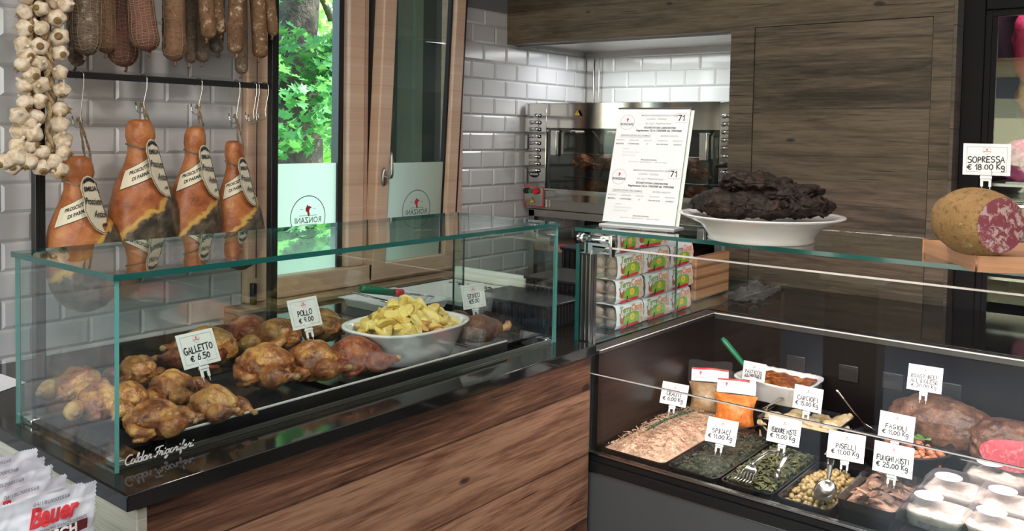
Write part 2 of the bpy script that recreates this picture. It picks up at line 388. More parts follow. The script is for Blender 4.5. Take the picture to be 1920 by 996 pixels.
M['clear_plastic'] = film('clear_plastic', .05, .08, (.50, .49, .51))
M['film'] = film('cling_film', .03, .10)
M['porcelain'] = plain('white_porcelain', (.80, .78, .78), .12, 0, .6)
M['ink'] = plain('black_ink', (.012, .012, .016), .5)
M['ink_grey'] = plain('grey_print', (.16, .16, .18), .6)
M['ink_pale'] = plain('pale_print', (.40, .40, .43), .6)
M['ink_red'] = plain('red_print', (.55, .03, .04), .5)
M['ink_rose'] = plain('rose_print', (.55, .35, .36), .6)
M['paper'] = plain('paper', (.76, .78, .84), .6)
M['red'] = plain('red_plastic', (.60, .02, .03), .35)
M['green'] = plain('green_plastic', (.008, .17, .085), .35)
M['teal'] = plain('teal_plastic', (.01, .20, .20), .35)
M['yellow'] = plain('yellow_print', (.85, .58, .05), .5)
M['orange_print'] = plain('orange_print', (.85, .30, .08), .5)
M['green_print'] = plain('green_print', (.22, .45, .06), .5)
M['brown_print'] = plain('brown_print', (.12, .012, .014), .45)
M['rope'] = blotch('hemp_twine', (.10, .07, .045), (.22, .16, .10), (.36, .28, .18), 60, .8, .6, 300)
M['string'] = plain('butcher_string', (.27, .20, .13), .8, 0, .3, .3, 60)
M['chicken'] = blotch('roast_chicken_skin', (.055, .010, .004), (.33, .10, .026), (.70, .36, .11), 17, .33, .8, 38, .014, .6)
M['chicken_gold'] = blotch('golden_roast_skin', (.22, .06, .016), (.52, .225, .062), (.76, .46, .18), 17, .33, .8, 38, .014, .6)
M['chicken_red'] = blotch('dark_roast_skin', (.06, .010, .005), (.26, .052, .020), (.46, .15, .05), 15, .34, .9, 38, .014, .6)
M['chicken_spit'] = blotch('spit_chicken_skin', (.05, .010, .003), (.22, .050, .010), (.44, .13, .025), 14, .3, .7, 38, .012, .6)
M['knuckle'] = blotch('leg_knuckle', (.18, .09, .04), (.36, .22, .10), (.52, .38, .20), 30, .5, .5, 80)
M['roast'] = blotch('braised_crust', (.022, .008, .005), (.095, .034, .018), (.23, .095, .045), 20, .45, 1.0, 45, .016)
M['bone'] = blotch('roasted_bone', (.38, .16, .06), (.55, .28, .12), (.68, .42, .22), 30, .5, .4, 80)
M['speck'] = blotch('smoked_black_meat', (.007, .004, .003), (.015, .008, .006), (.036, .017, .012), 14, .6, .8, 30, .012, .3)
M['potato'] = blotch('roast_potato', (.60, .34, .06), (.78, .58, .17), (.86, .73, .32), 18, .42, .25, 60, .003, .5)
M['ham'] = None
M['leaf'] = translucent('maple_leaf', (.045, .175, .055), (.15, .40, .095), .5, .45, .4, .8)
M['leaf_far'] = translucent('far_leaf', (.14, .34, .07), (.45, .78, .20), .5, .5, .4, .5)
M['bark'] = blotch('bark', (.018, .013, .010), (.045, .034, .027), (.085, .068, .055), 9, .9, 1, 30, .03)
M['lawn'] = plain('lawn', (.10, .22, .05), .9, 0, .3, .4, 3)
M['garlic'] = blotch('garlic_skin', (.40, .28, .17), (.66, .54, .40), (.80, .72, .60), 34, .55, .35, 120, .003, .4)
M['garlic_root'] = plain('garlic_roots', (.28, .18, .08), .9, 0, .3, .4, 200, .8, 300)
M['braid'] = blotch('dry_garlic_stalk', (.30, .20, .09), (.46, .34, .19), (.60, .48, .32), 40, .8, .6, 150)
M['yellow_wall'] = plain('yellow_render', (.88, .82, .50), .9, 0, .3, .08, 1)
M['plank_brown'] = plain('eave_boards', (.35, .22, .13), .8, 0, .3, .2, 4)
M['steel_dark'] = plain('dark_steel', (.10, .095, .09), .4, .8, .5, .2, 8)  # dark, slightly uneven steel for the oven lining and case trim
def ham_mat():
    q = N('cured_ham'); c = q.coord(); oi = q.n('ObjectInfo'); sp = q.n('SeparateXYZ'); q.set(sp.inputs[0], c)
    ad = q.n('VectorMath'); q.set(ad.inputs[0], c); cx = q.n('CombineXYZ'); q.set(cx.inputs[0], q.math('MULTIPLY', oi.outputs['Random'], 31.0)); q.set(ad.inputs[1], cx.outputs[0]); v = ad.outputs[0]
    n1 = q.noise(v, 9, 5, .6, .5); n2 = q.noise(v, 30, 4)
    skin = q.ramp(q.math('ADD', q.math('MULTIPLY', n1, .75), q.math('MULTIPLY', n2, .25)), (.34, (.16, .035, .012)), (.48, (.36, .11, .035)), (.58, (.46, .17, .055)), (.70, (.55, .27, .09)))
    dv = q.n('VectorMath'); q.set(dv.inputs[0], v); nn = q.n('TexNoise'); q.set(nn.inputs['Vector'], v); nn.inputs['Scale'].default_value = 14; ns = q.n('VectorMath'); ns.operation = 'SCALE'; q.set(ns.inputs[0], nn.outputs['Color']); ns.inputs['Scale'].default_value = .10; q.set(dv.inputs[1], ns.outputs[0]); vein = q.ramp(q.vor(dv.outputs[0], 17, 'DISTANCE_TO_EDGE'), (.0, 1.0), (.05, 0.0)); skin = q.mix(q.math('MULTIPLY', vein, q.ramp(n2, (.5, 0.0), (.64, .45))), skin, (.17, .03, .016))
    # the cut face low on the right: a dark peppered crust with a rim of yellow fat
    d = q.math('ADD', q.math('ADD', q.math('MULTIPLY', sp.outputs[0], 1.0), q.math('MULTIPLY', sp.outputs[2], -1.05)), q.math('MULTIPLY', q.math('SUBTRACT', n1, .5), .16))
    crust = q.ramp(n2, (.35, (.035, .027, .019)), (.52, (.085, .068, .048)), (.68, (.17, .135, .095)))
    fat = q.mix(n2, (.50, .27, .05), (.62, .40, .12))
    col = q.mix(q.ramp(d, (.315, 0.0), (.325, 1.0)), skin, fat); col = q.mix(q.ramp(d, (.340, 0.0), (.352, 1.0)), col, crust)
    nr = q.bump(q.math('ADD', q.noise(v, 22, 5), q.math('MULTIPLY', vein, -.07)), .5, .008)
    return q.done(q.bsdf(col, .42, 0, nr, .5))
M['ham'] = ham_mat()
def salami_mat(name, base, dark, mold, amount, net=False):
    q = N(name); c = q.coord(); oi = q.n('ObjectInfo'); ad = q.n('VectorMath'); q.set(ad.inputs[0], c)
    cx = q.n('CombineXYZ')
    for i in range(3): q.set(cx.inputs[i], q.math('MULTIPLY', oi.outputs['Random'], 23.0+i))
    q.set(ad.inputs[1], cx.outputs[0]); v = ad.outputs[0]
    n1 = q.noise(v, 14, 5, .6); n2 = q.noise(v, 75, 4, .7); n3 = q.noise(v, 28, 4, .65)
    col = q.mix(n1, dark, base); col = q.mix(q.ramp(n2, (.52, 0.0), (.66, .8)), col, tuple(x*.45 for x in dark))
    col = q.mix(q.ramp(q.math('ADD', q.math('MULTIPLY', n3, .6), q.math('MULTIPLY', n2, .4)), (.62-amount, 0.0), (.70-amount, .85)), col, mold)
    return q.done(q.bsdf(col, .7, 0, q.bump(q.math('ADD', n2, n1), .8, .006), .3))
M['sal_grey'] = salami_mat('mould_grey_casing', (.21, .155, .105), (.085, .058, .040), (.42, .37, .29), .07)
M['sal_brown'] = salami_mat('brown_casing', (.30, .165, .09), (.13, .065, .036), (.48, .36, .23), .02)
M['sal_red'] = salami_mat('reddish_casing', (.28, .11, .08), (.12, .045, .036), (.42, .29, .22), .01)
M['sal_spot'] = salami_mat('speckled_casing', (.30, .165, .08), (.07, .038, .022), (.58, .47, .33), .08)
M['sopressa'] = salami_mat('sopressa_casing', (.42, .25, .10), (.20, .11, .045), (.55, .45, .28), .04)
def marbled(name, lean, lean2, fatc, scale, amt=.5):
    q = N(name); c = q.coord(); n1 = q.noise(c, scale, 5, .7, .8); n2 = q.noise(c, scale*.35, 3)
    col = q.mix(n2, lean, lean2); col = q.mix(q.ramp(n1, (amt, 0.0), (amt+.06, 1.0)), col, fatc)
    return q.done(q.bsdf(col, .4, 0, q.bump(n1, .3, .002), .5))
M['sopressa_cut'] = marbled('sopressa_cut_face', (.22, .045, .065), (.36, .11, .14), (.60, .42, .41), 52, .50)
M['rare_beef'] = marbled('rare_beef', (.36, .035, .055), (.50, .085, .11), (.56, .17, .18), 60, .54)
M['kraut'] = blotch('sauerkraut', (.48, .26, .15), (.66, .42, .28), (.80, .60, .45), 45, .42, 1.0, 120, .006, .5)
M['spinach'] = blotch('cooked_spinach', (.012, .022, .012), (.036, .052, .030), (.085, .105, .065), 40, .35, .8, 100)
M['greens'] = blotch('cooked_greens', (.014, .022, .008), (.075, .085, .032), (.26, .25, .12), 30, .4, .5, 100)
M['rosemary'] = blotch('rosemary', (.025, .05, .025), (.07, .12, .06), (.20, .26, .18), 60, .5, .3, 100)
M['pea'] = blotch('stewed_pea', (.20, .13, .04), (.33, .23, .085), (.46, .36, .17), 30, .4, .3, 80)
M['bean'] = blotch('stewed_bean', (.44, .12, .05), (.60, .22, .10), (.68, .33, .19), 25, .4, .2, 80)
M['funghi'] = blotch('mixed_mushrooms', (.20, .095, .055), (.38, .22, .15), (.56, .38, .28), 28, .38, .5, 60)
M['artichoke'] = blotch('artichoke', (.42, .28, .12), (.62, .48, .26), (.74, .64, .46), 22, .42, .4, 60)
M['cream'] = blotch('cream_dessert', (.50, .40, .34), (.64, .56, .50), (.74, .68, .64), 30, .5, .5, 60)
M['ragu'] = blotch('orange_sauce', (.62, .13, .018), (.74, .21, .030), (.82, .33, .07), 40, .35, .4, 90)
M['broth'] = blotch('tan_sauce', (.30, .17, .07), (.45, .28, .14), (.58, .42, .26), 18, .35, .4, 60)
M['lasagna'] = blotch('baked_crust', (.07, .012, .004), (.30, .07, .016), (.62, .30, .07), 22, .4, .8, 60, .008)
M['herb'] = plain('herb_leaf', (.10, .24, .04), .5, 0, .4, .4, 40)
M['egg'] = plain('eggshell', (.46, .27, .20), .5, 0, .4, .12, 20)
M['egg_tray'] = film('egg_tray_plastic', .42, .2, (.50, .42, .38))
M['pink_meat'] = marbled('pink_meat', (.62, .10, .28), (.72, .20, .40), (.80, .45, .60), 14, .52)
M['cloth'] = plain('beige_cloth', (.50, .44, .34), .9, 0, .2, .1, 12, .4, 180)
M['board_white'] = plain('white_board', (.80, .78, .73), .5, 0, .4, .08, 6)
M['crumb'] = plain('crumbs', (.07, .05, .03), .8)
M['shutter_dark'] = plain('grey_shutter', (.10, .115, .115), .5)
M['shutter_light'] = plain('green_grey_shutter', (.24, .30, .26), .5)
M['label_cream'] = plain('cream_label', (.72, .66, .50), .45)
M['socket'] = plain('socket_plate', (.022, .020, .020), .3)
M['pouch'] = plain('white_pouch', (.74, .75, .80), .28, 0, .6, .04, 20, .35, 30)
M['orange'] = plain('orange_ball', (.80, .22, .06), .5)
M['netting_red'] = plain('red_netting', (.42, .035, .09), .6, 0, .3, .3, 30, .6, 60)
# ------------------------------------------------------------------ the room
YW, XW, XA = 3.22, 3.944, 4.80      # left wall, timber wall, back of the alcove
def tile_wall(b, O, U, Nn, umin, umax, zmin, zmax, hole=None, tw=.2, th=.1, pz=.012, pu=.14, bev=.011, dep=.008, rowk=0):
    """bevelled half-bond wall tiles: U runs along the wall, Nn points into the room"""
    O, U, Nn = Vector(O), Vector(U), Vector(Nn); Z = Vector((0, 0, 1))
    b.poly([O+U*umin+Z*zmin, O+U*umax+Z*zmin, O+U*umax+Z*zmax, O+U*umin+Z*zmax], 1) if hole is None else None
    if hole:
        h0, h1, g0, g1 = hole
        for (a, c, d, e) in ((umin, h0, zmin, zmax), (h1, umax, zmin, zmax), (h0, h1, zmin, g0), (h0, h1, g1, zmax)):
            if c > a and e > d: b.poly([O+U*a+Z*d, O+U*c+Z*d, O+U*c+Z*e, O+U*a+Z*e], 1)
    r0 = math.floor((zmin-pz)/th)
    for r in range(r0, math.ceil((zmax-pz)/th)+1):
        z0, z1 = max(zmin, r*th+pz), min(zmax, (r+1)*th+pz)
        if z1-z0 < .02: continue
        off = pu+(tw/2 if (r+rowk) % 2 else 0)
        for k in range(math.floor((umin-off)/tw)-1, math.ceil((umax-off)/tw)+1):
            u0, u1 = max(umin, k*tw+off), min(umax, (k+1)*tw+off)
            if u1-u0 < .02: continue
            if hole and z1 > hole[2]+.01 and z0 < hole[3]:
                if u0 >= hole[0]-.01 and u1 <= hole[1]+.01: continue
                if u0 < hole[0] < u1: u1 = hole[0]
                if u0 < hole[1] < u1: u0 = hole[1]
                if u1-u0 < .015: continue
            g = .0012; e = min(bev, (u1-u0)/3)
            A = [O+U*(u0+g)+Z*(z0+g), O+U*(u1-g)+Z*(z0+g), O+U*(u1-g)+Z*(z1-g), O+U*(u0+g)+Z*(z1-g)]
            D = [O+U*(u0+e)+Z*(z0+e)+Nn*dep, O+U*(u1-e)+Z*(z0+e)+Nn*dep, O+U*(u1-e)+Z*(z1-e)+Nn*dep, O+U*(u0+e)+Z*(z1-e)+Nn*dep]
            A = [b.bm.verts.new(p+Nn*.0015) for p in A]; D = [b.bm.verts.new(p) for p in D]
            b.bm.faces.new(D)
            for i in range(4): b.bm.faces.new((A[i], A[(i+1) % 4], D[(i+1) % 4], D[i]))
b = B()
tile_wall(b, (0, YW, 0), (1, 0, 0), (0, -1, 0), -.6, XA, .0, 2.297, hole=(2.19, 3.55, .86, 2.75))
b.box(-3.0, 2.19, YW, YW+.25, 2.297, 3.0, 2); b.box(3.55, XA, YW, YW+.25, 2.297, 3.0, 2); b.box(-3.0, XA, YW+.02, YW+.25, 0, .86, 2)
b.box(-3.0, 2.19, YW+.02, YW+.25, .86, 2.297, 2); b.box(3.55, XA, YW+.02, YW+.25, .86, 2.297, 2); b.box(-3, -.6, YW, YW+.02, 0, 2.297, 2)
b.box(2.19, 3.55, YW, YW+.25, 2.75, 3.0, 2)
struct(b.build('wall_left', [M['tile'], M['grout'], M['paint_grey']], fixn=False))
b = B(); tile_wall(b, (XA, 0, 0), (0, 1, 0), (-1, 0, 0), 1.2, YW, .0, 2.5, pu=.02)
struct(b.build('wall_alcove', [M['tile_white'], M['grout']], fixn=False))
# the timber wall: lintel over the alcove, cladding right of it, a return where the cold cabinet starts
b = B(); b.box(XW, XW+.09, 1.834, YW-.004, 2.122, 3.0); b.box(XW, XW+.09, 1.716, 1.834, 0, 3.0); b.box(XW, XW+.09, .938, 1.716, 2.131, 3.0)
b.box(XW, XW+.09, .938, 1.716, 0, .93); b.box(XW, XW+.09, .862, .938, 0, 3.0)
struct(b.build('wall_back', [M['wood_wall']]))
b = B(); b.box(XW+.002, XW+.24, .848, .862, 0, 3.0); struct(b.build('trim_1', [M['wood_return']]))
dr = tag(bpy.data.objects.new('door_1', None), kind='structure'); C.objects.link(dr); dr.location = (XW, 1.33, .93)
b = B(); b.box(XW+.004, XW+.05, .941, 1.713, .93, 2.1285); b.build('door_leaf', [M['wood_wall']], dr)
b = B(); b.box(-4, 6, -4, 6, -.05, 0); struct(b.build('floor', [M['floor']]))
b = B(); b.box(-3.0, 5.2, -3.6, YW+.25, 3.0, 3.12); struct(b.build('ceiling', [M['ceiling']]))
b = B(); b.box(-3.0, 5.2, -3.7, -3.6, 0, 3.0); struct(b.build('wall_right', [M['wood_wall']]))
b = B(); b.box(5.1, 5.2, -3.6, .6, 0, 3.0); b.box(XW+.3, 5.2, .6, .84, 2.46, 3.0); struct(b.build('wall_far', [M['ceiling']]))
# shop front behind the camera: low wall, lintel and two glazed openings on the street
b = B(); b.box(-3.1, -3.0, -3.6, YW, 0, .5); b.box(-3.1, -3.0, -3.6, YW, 2.55, 3.0)
for y in (-3.6, -.35, 2.75): b.box(-3.1, -3.0, y, y+.45 if y > 2 or y < -3 else y+.16, .5, 2.55)
struct(b.build('wall_front', [M['paint_grey']]))
# hood over the alcove and the steel post in its corner
b = B(); b.box(XW+.09, XA-.01, 1.6, YW-.012, 2.14, 2.24); b.box(XW+.09, XW+.10, 1.6, YW-.012, 2.115, 2.14); b.box(XA-.06, XA-.01, 1.84, YW-.012, 2.10, 2.14)
hood = b.build('extractor_hood', [M['steel_dull']]); tag(hood, 'steel extractor hood under the timber lintel above the spit oven', 'hood')
b = B(); b.box(XA-.05, XA-.012, YW-.075, YW-.015, 1.2, 2.12, bev=.004); b.box(XA-.05, XA-.012, YW-.115, YW-.08, 1.2, 2.12, bev=.003)
tag(b.build('trim_2', [M['steel']]), kind='structure')
# ------------------------------------------------------------------ window_1: fixed light left, tilted sash right
wn = tag(bpy.data.objects.new('window_1', None), kind='structure'); C.objects.link(wn); wn.location = (2.87, YW, .86)
b = B(); f0, f1 = 3.185, 3.29
b.box(2.19, 2.345, f0, f1, .87, 2.75, bev=.008); b.box(2.745, 2.845, f0, f1, .965, 2.75, bev=.008); b.box(2.845, 2.892, f0+.03, f1, .965, 2.75, bev=.004)
b.box(3.475, 3.55, f0, f1, .965, 2.75, bev=.008); b.box(2.345, 3.55, f0, f1, .87, .965, bev=.008); b.box(2.345, 3.475, f0, f1, 2.68, 2.75, bev=.008)
b.build('window_frame', [M['wood_light']], wn)
b = B(); b.box(2.715, 2.745, 3.225, 3.275, .965, 2.68); b.box(2.345, 2.362, 3.225, 3.275, .965, 2.68); b.box(2.893, 2.90, 3.20, 3.26, .965, 2.68); b.build('seal', [M['black_matt']], wn)
b = B(); b.box(2.355, 2.735, 3.245, 3.251, .965, 2.68); b.build('pane', [M['glass_window']], wn)
b = B(); b.box(2.362, 2.735, 3.2385, 3.2395, .966, 1.460); fr1 = b.build('frosted_film', [M['frost']], wn)
b = B(); b.box(2.10, 3.62, 3.10, 3.24, .845, .868, bev=.005); b.box(2.10, 3.62, 3.13, 3.219, .70, .845); b.build('window_sill', [M['wood_sill']], wn)
TILT = math.atan2(3.2-at(724, 0, 0, at(701, 500, 1, 3.2).x).y, 1.31)
TM = Matrix.Translation((0, 3.2, .90)) @ Matrix.Rotation(TILT, 4, 'X') @ Matrix.Translation((0, -3.2, -.90))
b = B(); s0, s1 = 2.884, 3.462
b.box(s0, s0+.085, 3.165, 3.235, .885, 2.70, bev=.008); b.box(s1-.075, s1, 3.165, 3.235, .885, 2.70, bev=.008); b.box(s0, s1, 3.166, 3.234, .885, .972, bev=.008); b.box(s0, s1, 3.166, 3.234, 2.62, 2.70, bev=.008)
b.xf(TM).build('sash', [M['wood_light']], wn)
b = B(); b.box(s0+.08, s1-.07, 3.2, 3.206, .965, 2.63); b.xf(TM).build('sash_pane', [M['glass_window']], wn)
b = B(); b.box(s0+.084, s1-.074, 3.1930, 3.1945, .970, 1.458); b.xf(TM).build('sash_film', [M['frost']], wn)
b = B(); b.box(s1-.09, s1-.076, 3.19, 3.215, .97, 2.63); b.box(s1+.001, s1+.012, 3.17, 3.23, .89, 2.70); b.xf(TM).build('sash_seal', [M['black_matt']], wn)
b = B(); b.lathe([(.016, 0), (.018, .004), (.016, .012), (.012, .016)], 20, sy=2.6); b.cyl((0, 0, .01), (0, 0, .045), .008)
b.tube([(0, 0, .042), (0, .004, .052), (0, .02, .058), (0, .06, .056), (0, .10, .05), (0, .125, .045)], [.009, .010, .009, .008, .007, .005])
sash_ = [o for o in wn.children if o.name.startswith('sash') and 'pane' not in o.name and 'film' not in o.name and 'seal' not in o.name][0]
hm = TM @ Matrix.Translation((s0+.042, 3.165, 1.395)) @ Matrix(((1, 0, 0, 0), (0, 0, -1, 0), (0, 1, 0, 0), (0, 0, 0, 1)))
b.xf(hm).build('window_handle', [M['steel_dull']], sash_)
BULL = [(-.50, .30), (-.30, .28), (-.22, .40), (-.05, .36), (.10, .58), (.20, .36), (.36, .18), (.34, -.12), (.14, -.20), (.05, -.55), (-.12, -.66), (-.22, -.48), (-.14, -.10), (-.24, .12), (-.40, .16)]
def ring_bm(b, r, wd, M_, mi=0, n=48, a0=0, a1=360):
    for k in range(n):
        A, D = math.radians(a0+(a1-a0)*k/n), math.radians(a0+(a1-a0)*(k+1)/n)
        b.bm.faces.new([b.bm.verts.new(M_ @ Vector((math.cos(t)*q, math.sin(t)*q, 0))) for t, q in ((A, r-wd), (D, r-wd), (D, r+wd), (A, r+wd))]).material_index = mi
def crest(b, M_, r, full=True, ink=0, red=1):
    """the shop's round mark: ring, bull's head, two rules and the name"""
    ring_bm(b, r, r*.022, M_, ink)
    b.bm.faces.new([b.bm.verts.new(M_ @ Vector((x*r*.42, y*r*.48+r*.34, 0))) for x, y in BULL]).material_index = red
    if full:
        for y in (.07, -.36): b.bm.faces.new([b.bm.verts.new(M_ @ Vector((x*r, y*r+dy*r, 0))) for x, dy in ((-.52, 0), (.52, 0), (.52, .022), (-.52, .022))]).material_index = ink
        for x0 in (-.46, .30): b.bm.faces.new([b.bm.verts.new(M_ @ Vector((x*r, .38*r+dy*r, 0))) for x, dy in ((x0, 0), (x0+.16, 0), (x0+.16, .02), (x0, .02))]).material_index = ink
        text_bm(b, 'RONZANI', r*.38, M_ @ Matrix.Translation((0, -.15*r, 0)), ink, bold=r*.006, fit=r*1.52, space=1.08)
        text_bm(b, 'CARNI', r*.13, M_ @ Matrix.Translation((0, -.52*r, 0)), ink)
FX = Matrix(((1, 0, 0, 0), (0, 0, -1, 0), (0, 1, 0, 0), (0, 0, 0, 1)))     # lettering plane facing -y
MIR = Matrix.Diagonal((-1, 1, 1, 1))                                        # printed to be read from the street
b = B(); crest(b, Matrix.Translation((2.553, 3.2375, 1.213)) @ FX @ MIR, .098); b.build('shop_mark', [M['ink_grey'], M['ink_red']], wn, fixn=False)
b = B(); crest(b, TM @ Matrix.Translation((3.19, 3.1918, 1.218)) @ FX @ MIR, .098); b.build('shop_mark', [M['ink_grey'], M['ink_red']], wn, fixn=False)
# ------------------------------------------------------------------ outside
b = B(); b.box(-30, 40, YW+.3, 60, -.6, -.5); struct(b.build('lawn', [M['lawn']]))
b = B(); b.box(2.93, 3.17, 3.40, 3.43, -.4, 2.9, 0); b.box(3.175, 3.27, 3.41, 3.44, -.4, 2.9, 0); b.box(3.275, 3.36, 3.39, 3.42, -.4, 2.9, 1); b.box(3.365, 3.42, 3.37, 3.40, -.4, 2.9, 1); b.box(3.44, 4.4, 3.40, 3.43, -.4, 2.9, 0)
tag(b.build('window_shutter', [M['shutter_dark'], M['shutter_light']]), 'dark grey green folded shutter seen through the tilted sash', 'shutter')
LEAF = [(0, 0), (.10, .06), (.34, -.02), (.26, .18), (.52, .34), (.30, .42), (.34, .62), (.15, .56), (0, 1), (-.15, .56), (-.34, .62), (-.30, .42), (-.52, .34), (-.26, .18), (-.34, -.02), (-.10, .06)]
def leaves(b, pts, size, rnd, mi=0):
    for p in pts:
        s_ = size*rnd.uniform(.7, 1.3)
        R = Euler((rnd.uniform(-.9, 1.2)+PI, rnd.uniform(-.8, .8), rnd.uniform(0, 6.28))).to_matrix()
        vs = [b.bm.verts.new(Vector(p)+R @ Vector((x*s_, y*s_, -abs(x)*s_*.25-y*y*s_*.2))) for x, y in LEAF]
        b.bm.faces.new(vs).material_index = mi
def tree(name, label, base, h, r0, crown, n, leaf, lm, seed, lean=0, boughs=6):
    rnd = random.Random(seed); t = thing(name, label, 'tree', base, 0, 'trees outside the window')
    b = B(); pts = [(lean*(k/8)**1.5+rnd.uniform(-.04, .04)*r0*4, rnd.uniform(-.04, .04)*r0*4, h*k/8) for k in range(9)]
    b.tube(pts, [r0*(1.15-.09*k) for k in range(9)], 12)
    for k in range(boughs):
        p = Vector(pts[rnd.randint(3, 7)]); a = rnd.uniform(0, 6.28); L = h*rnd.uniform(.25, .4)
        b.tube([p, p+Vector((math.cos(a)*L*.5, math.sin(a)*L*.5, L*.35)), p+Vector((math.cos(a)*L, math.sin(a)*L, L*.55))], [r0*.45, r0*.3, r0*.1], 7)
    b.build('trunk', [M['bark']], t, world=False)
    b = B(); P = []
    while len(P) < n:
        c = crown[rnd.randrange(len(crown))]
        u = Vector((rnd.gauss(0, 1), rnd.gauss(0, 1), rnd.gauss(0, 1))).normalized()*rnd.uniform(.55, 1)**.6
        p = Vector((c[0]+u.x*c[3], c[1]+u.y*c[3], c[2]+u.z*c[4])); k = nz(p+Vector((seed, 0, 0)), .9, 2)
        if k > -.12: P.append(p)
    leaves(b, P, leaf, rnd); tag(b.build('foliage', [M[lm]], t, world=False, fixn=False), kind='stuff')
    return t
tb = at(548, 306, 1, 8.2)
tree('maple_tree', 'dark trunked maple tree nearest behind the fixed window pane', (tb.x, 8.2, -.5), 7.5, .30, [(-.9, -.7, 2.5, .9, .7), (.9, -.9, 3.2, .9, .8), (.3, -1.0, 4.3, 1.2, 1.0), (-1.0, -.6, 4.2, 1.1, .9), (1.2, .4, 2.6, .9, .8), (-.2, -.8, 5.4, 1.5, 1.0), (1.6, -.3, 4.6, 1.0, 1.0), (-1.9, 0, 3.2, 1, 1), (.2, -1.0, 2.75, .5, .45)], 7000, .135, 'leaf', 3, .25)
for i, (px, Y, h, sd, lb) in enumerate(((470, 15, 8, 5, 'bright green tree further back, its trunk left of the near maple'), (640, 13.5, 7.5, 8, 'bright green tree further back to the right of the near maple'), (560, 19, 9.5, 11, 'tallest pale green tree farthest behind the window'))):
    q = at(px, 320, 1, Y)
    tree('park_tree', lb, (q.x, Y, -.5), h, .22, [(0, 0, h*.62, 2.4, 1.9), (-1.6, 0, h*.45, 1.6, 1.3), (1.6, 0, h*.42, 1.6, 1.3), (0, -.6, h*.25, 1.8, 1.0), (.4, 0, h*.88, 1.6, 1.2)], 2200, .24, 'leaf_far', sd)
# across the street, seen only in reflections: a rendered house under its eaves
b = B(); b.box(-14, -13.6, -9, 9, 0, 5.0, 0); b.box(-13.6, -12.2, -9, 9, 3.35, 3.5, 1); b.box(-13.62, -13.55, -1.2, .2, 1.2, 2.6, 2); b.box(-13.62, -13.55, 3.4, 4.3, 2.55, 3.0, 2)
tag(b.build('house', [M['yellow_wall'], M['plank_brown'], M['shutter_dark']]), 'yellow rendered house across the street mirrored in the cold cabinet glass', 'building')
b = B(); b.box(-14, -3.2, -12, 12, -.06, -.01); struct(b.build('street', [M['floor']]))
# ------------------------------------------------------------------ left counter and its glass case
XL0, XL1, YF, YB, ZC = .80, 2.285, 1.49, 2.575, .96
ct = thing('service_counter', 'timber fronted service counter with polished black granite top under the glass food case', 'counter', (1.5, 1.55, 0))
b = B(); b.box(XL0-.02, 2.30, YF, YB, .928, ZC, bev=.003); b.build('granite_top', [M['granite']], ct)
b = B(); b.box(XL0+.02, XL1, YF+.012, YF+.04, .08, .928); b.build('front_boards', [M['wood_front']], ct)
b = B(); b.box(XL0, XL0+.02, YF+.004, YB-.02, .08, .926, bev=.002); b.build('end_board', [M['wood_end']], ct)
b = B(); b.box(XL0+.03, XL1, YF+.06, YB-.03, 0, .925); b.build('carcass', [M['black_matt']], ct)
gc = thing('glass_food_case', 'square glass hot food case on the timber fronted counter', 'display case', (1.5, 1.82, ZC))
GX0, GX1, GY0, GY1, GZ0, GZ1, TH = .812, 2.232, 1.598, 2.045, ZC+.001, 1.340, .009
def pane(b, x0, x1, y0, y1, z0, z1, thin):
    """a sheet of glass: two clear faces, green polished edges; thin: the axis across the sheet"""
    r = bmesh.ops.create_cube(b.bm, size=1)
    for v in r['verts']: v.co = Vector(((x0+x1)/2+v.co.x*(x1-x0), (y0+y1)/2+v.co.y*(y1-y0), (z0+z1)/2+v.co.z*(z1-z0)))
    for f in {f for v in r['verts'] for f in v.link_faces}:
        f.normal_update(); f.material_index = 0 if abs(f.normal[thin]) > .5 else 1
    return b
JX = at(870, 560, 1, GY1-.02).x; GM = [M['glass'], M['glass_edge']]; GML = [M['glass'], M['glass_edge_light']]
b = B(); pane(b, GX0-.004, GX1+.004, GY0-.004, GY1, GZ1-.012, GZ1, 2); b.build('top_pane', GM, gc)
b = B(); pane(b, GX0+TH, GX1-.001, GY0, GY0+TH, GZ0, GZ1-.0125, 1)
for f in b.bm.faces:
    if f.normal.z < -.5: f.material_index = 0
b.build('front_pane', GML, gc)
for x in (GX0, GX1-TH):
    b = B(); pane(b, x, x+TH, GY0+TH+.0005 if x > 1 else GY0, GY1-.012, GZ0, GZ1-.0125, 0)
    for f in b.bm.faces:
        if f.normal.z < -.5: f.material_index = 0
    b.build('side_pane', GML, gc)
for x0, x1, y in ((GX0+.012, JX+.008, GY1-.010), (JX, GX1-.012, GY1-.020)):
    b = B(); pane(b, x0, x1, y, y+.006, GZ0+.004, GZ1-.014, 1); b.build('sliding_pane', [M['glass'], M['black']], gc)
b = B(); b.box(GX0+.13, 2.04, 1.640, 1.646, .9895, .9945, bev=.0015); b.build('front_rail', [M['glint_edge']], gc)
b = B(); b.box(GX0+.13, 2.04, 1.640, 1.646, ZC+.001, .9895); b.build('rail_web', [M['black']], gc)
b = B(); b.box(GX0+TH, GX1-TH, GY0+TH+.002, GY0+TH+.010, ZC+.001, ZC+.010); b.box(GX0+TH, GX1-TH, GY1-.032, GY1-.024, ZC+.001, ZC+.008); b.build('base_profile', [M['steel_dull']], gc)
for x, y in ((GX0+.011, GY0+.02), (GX0+.011, GY1-.06), (GX1-.035, GY0+.014), (GX1-.06, GY1-.06)):
    b = B(); b.box(x, x+.022, y, y+.04, ZC+.001, ZC+.016, bev=.003); b.build('corner_bracket', [M['chrome']], gc)
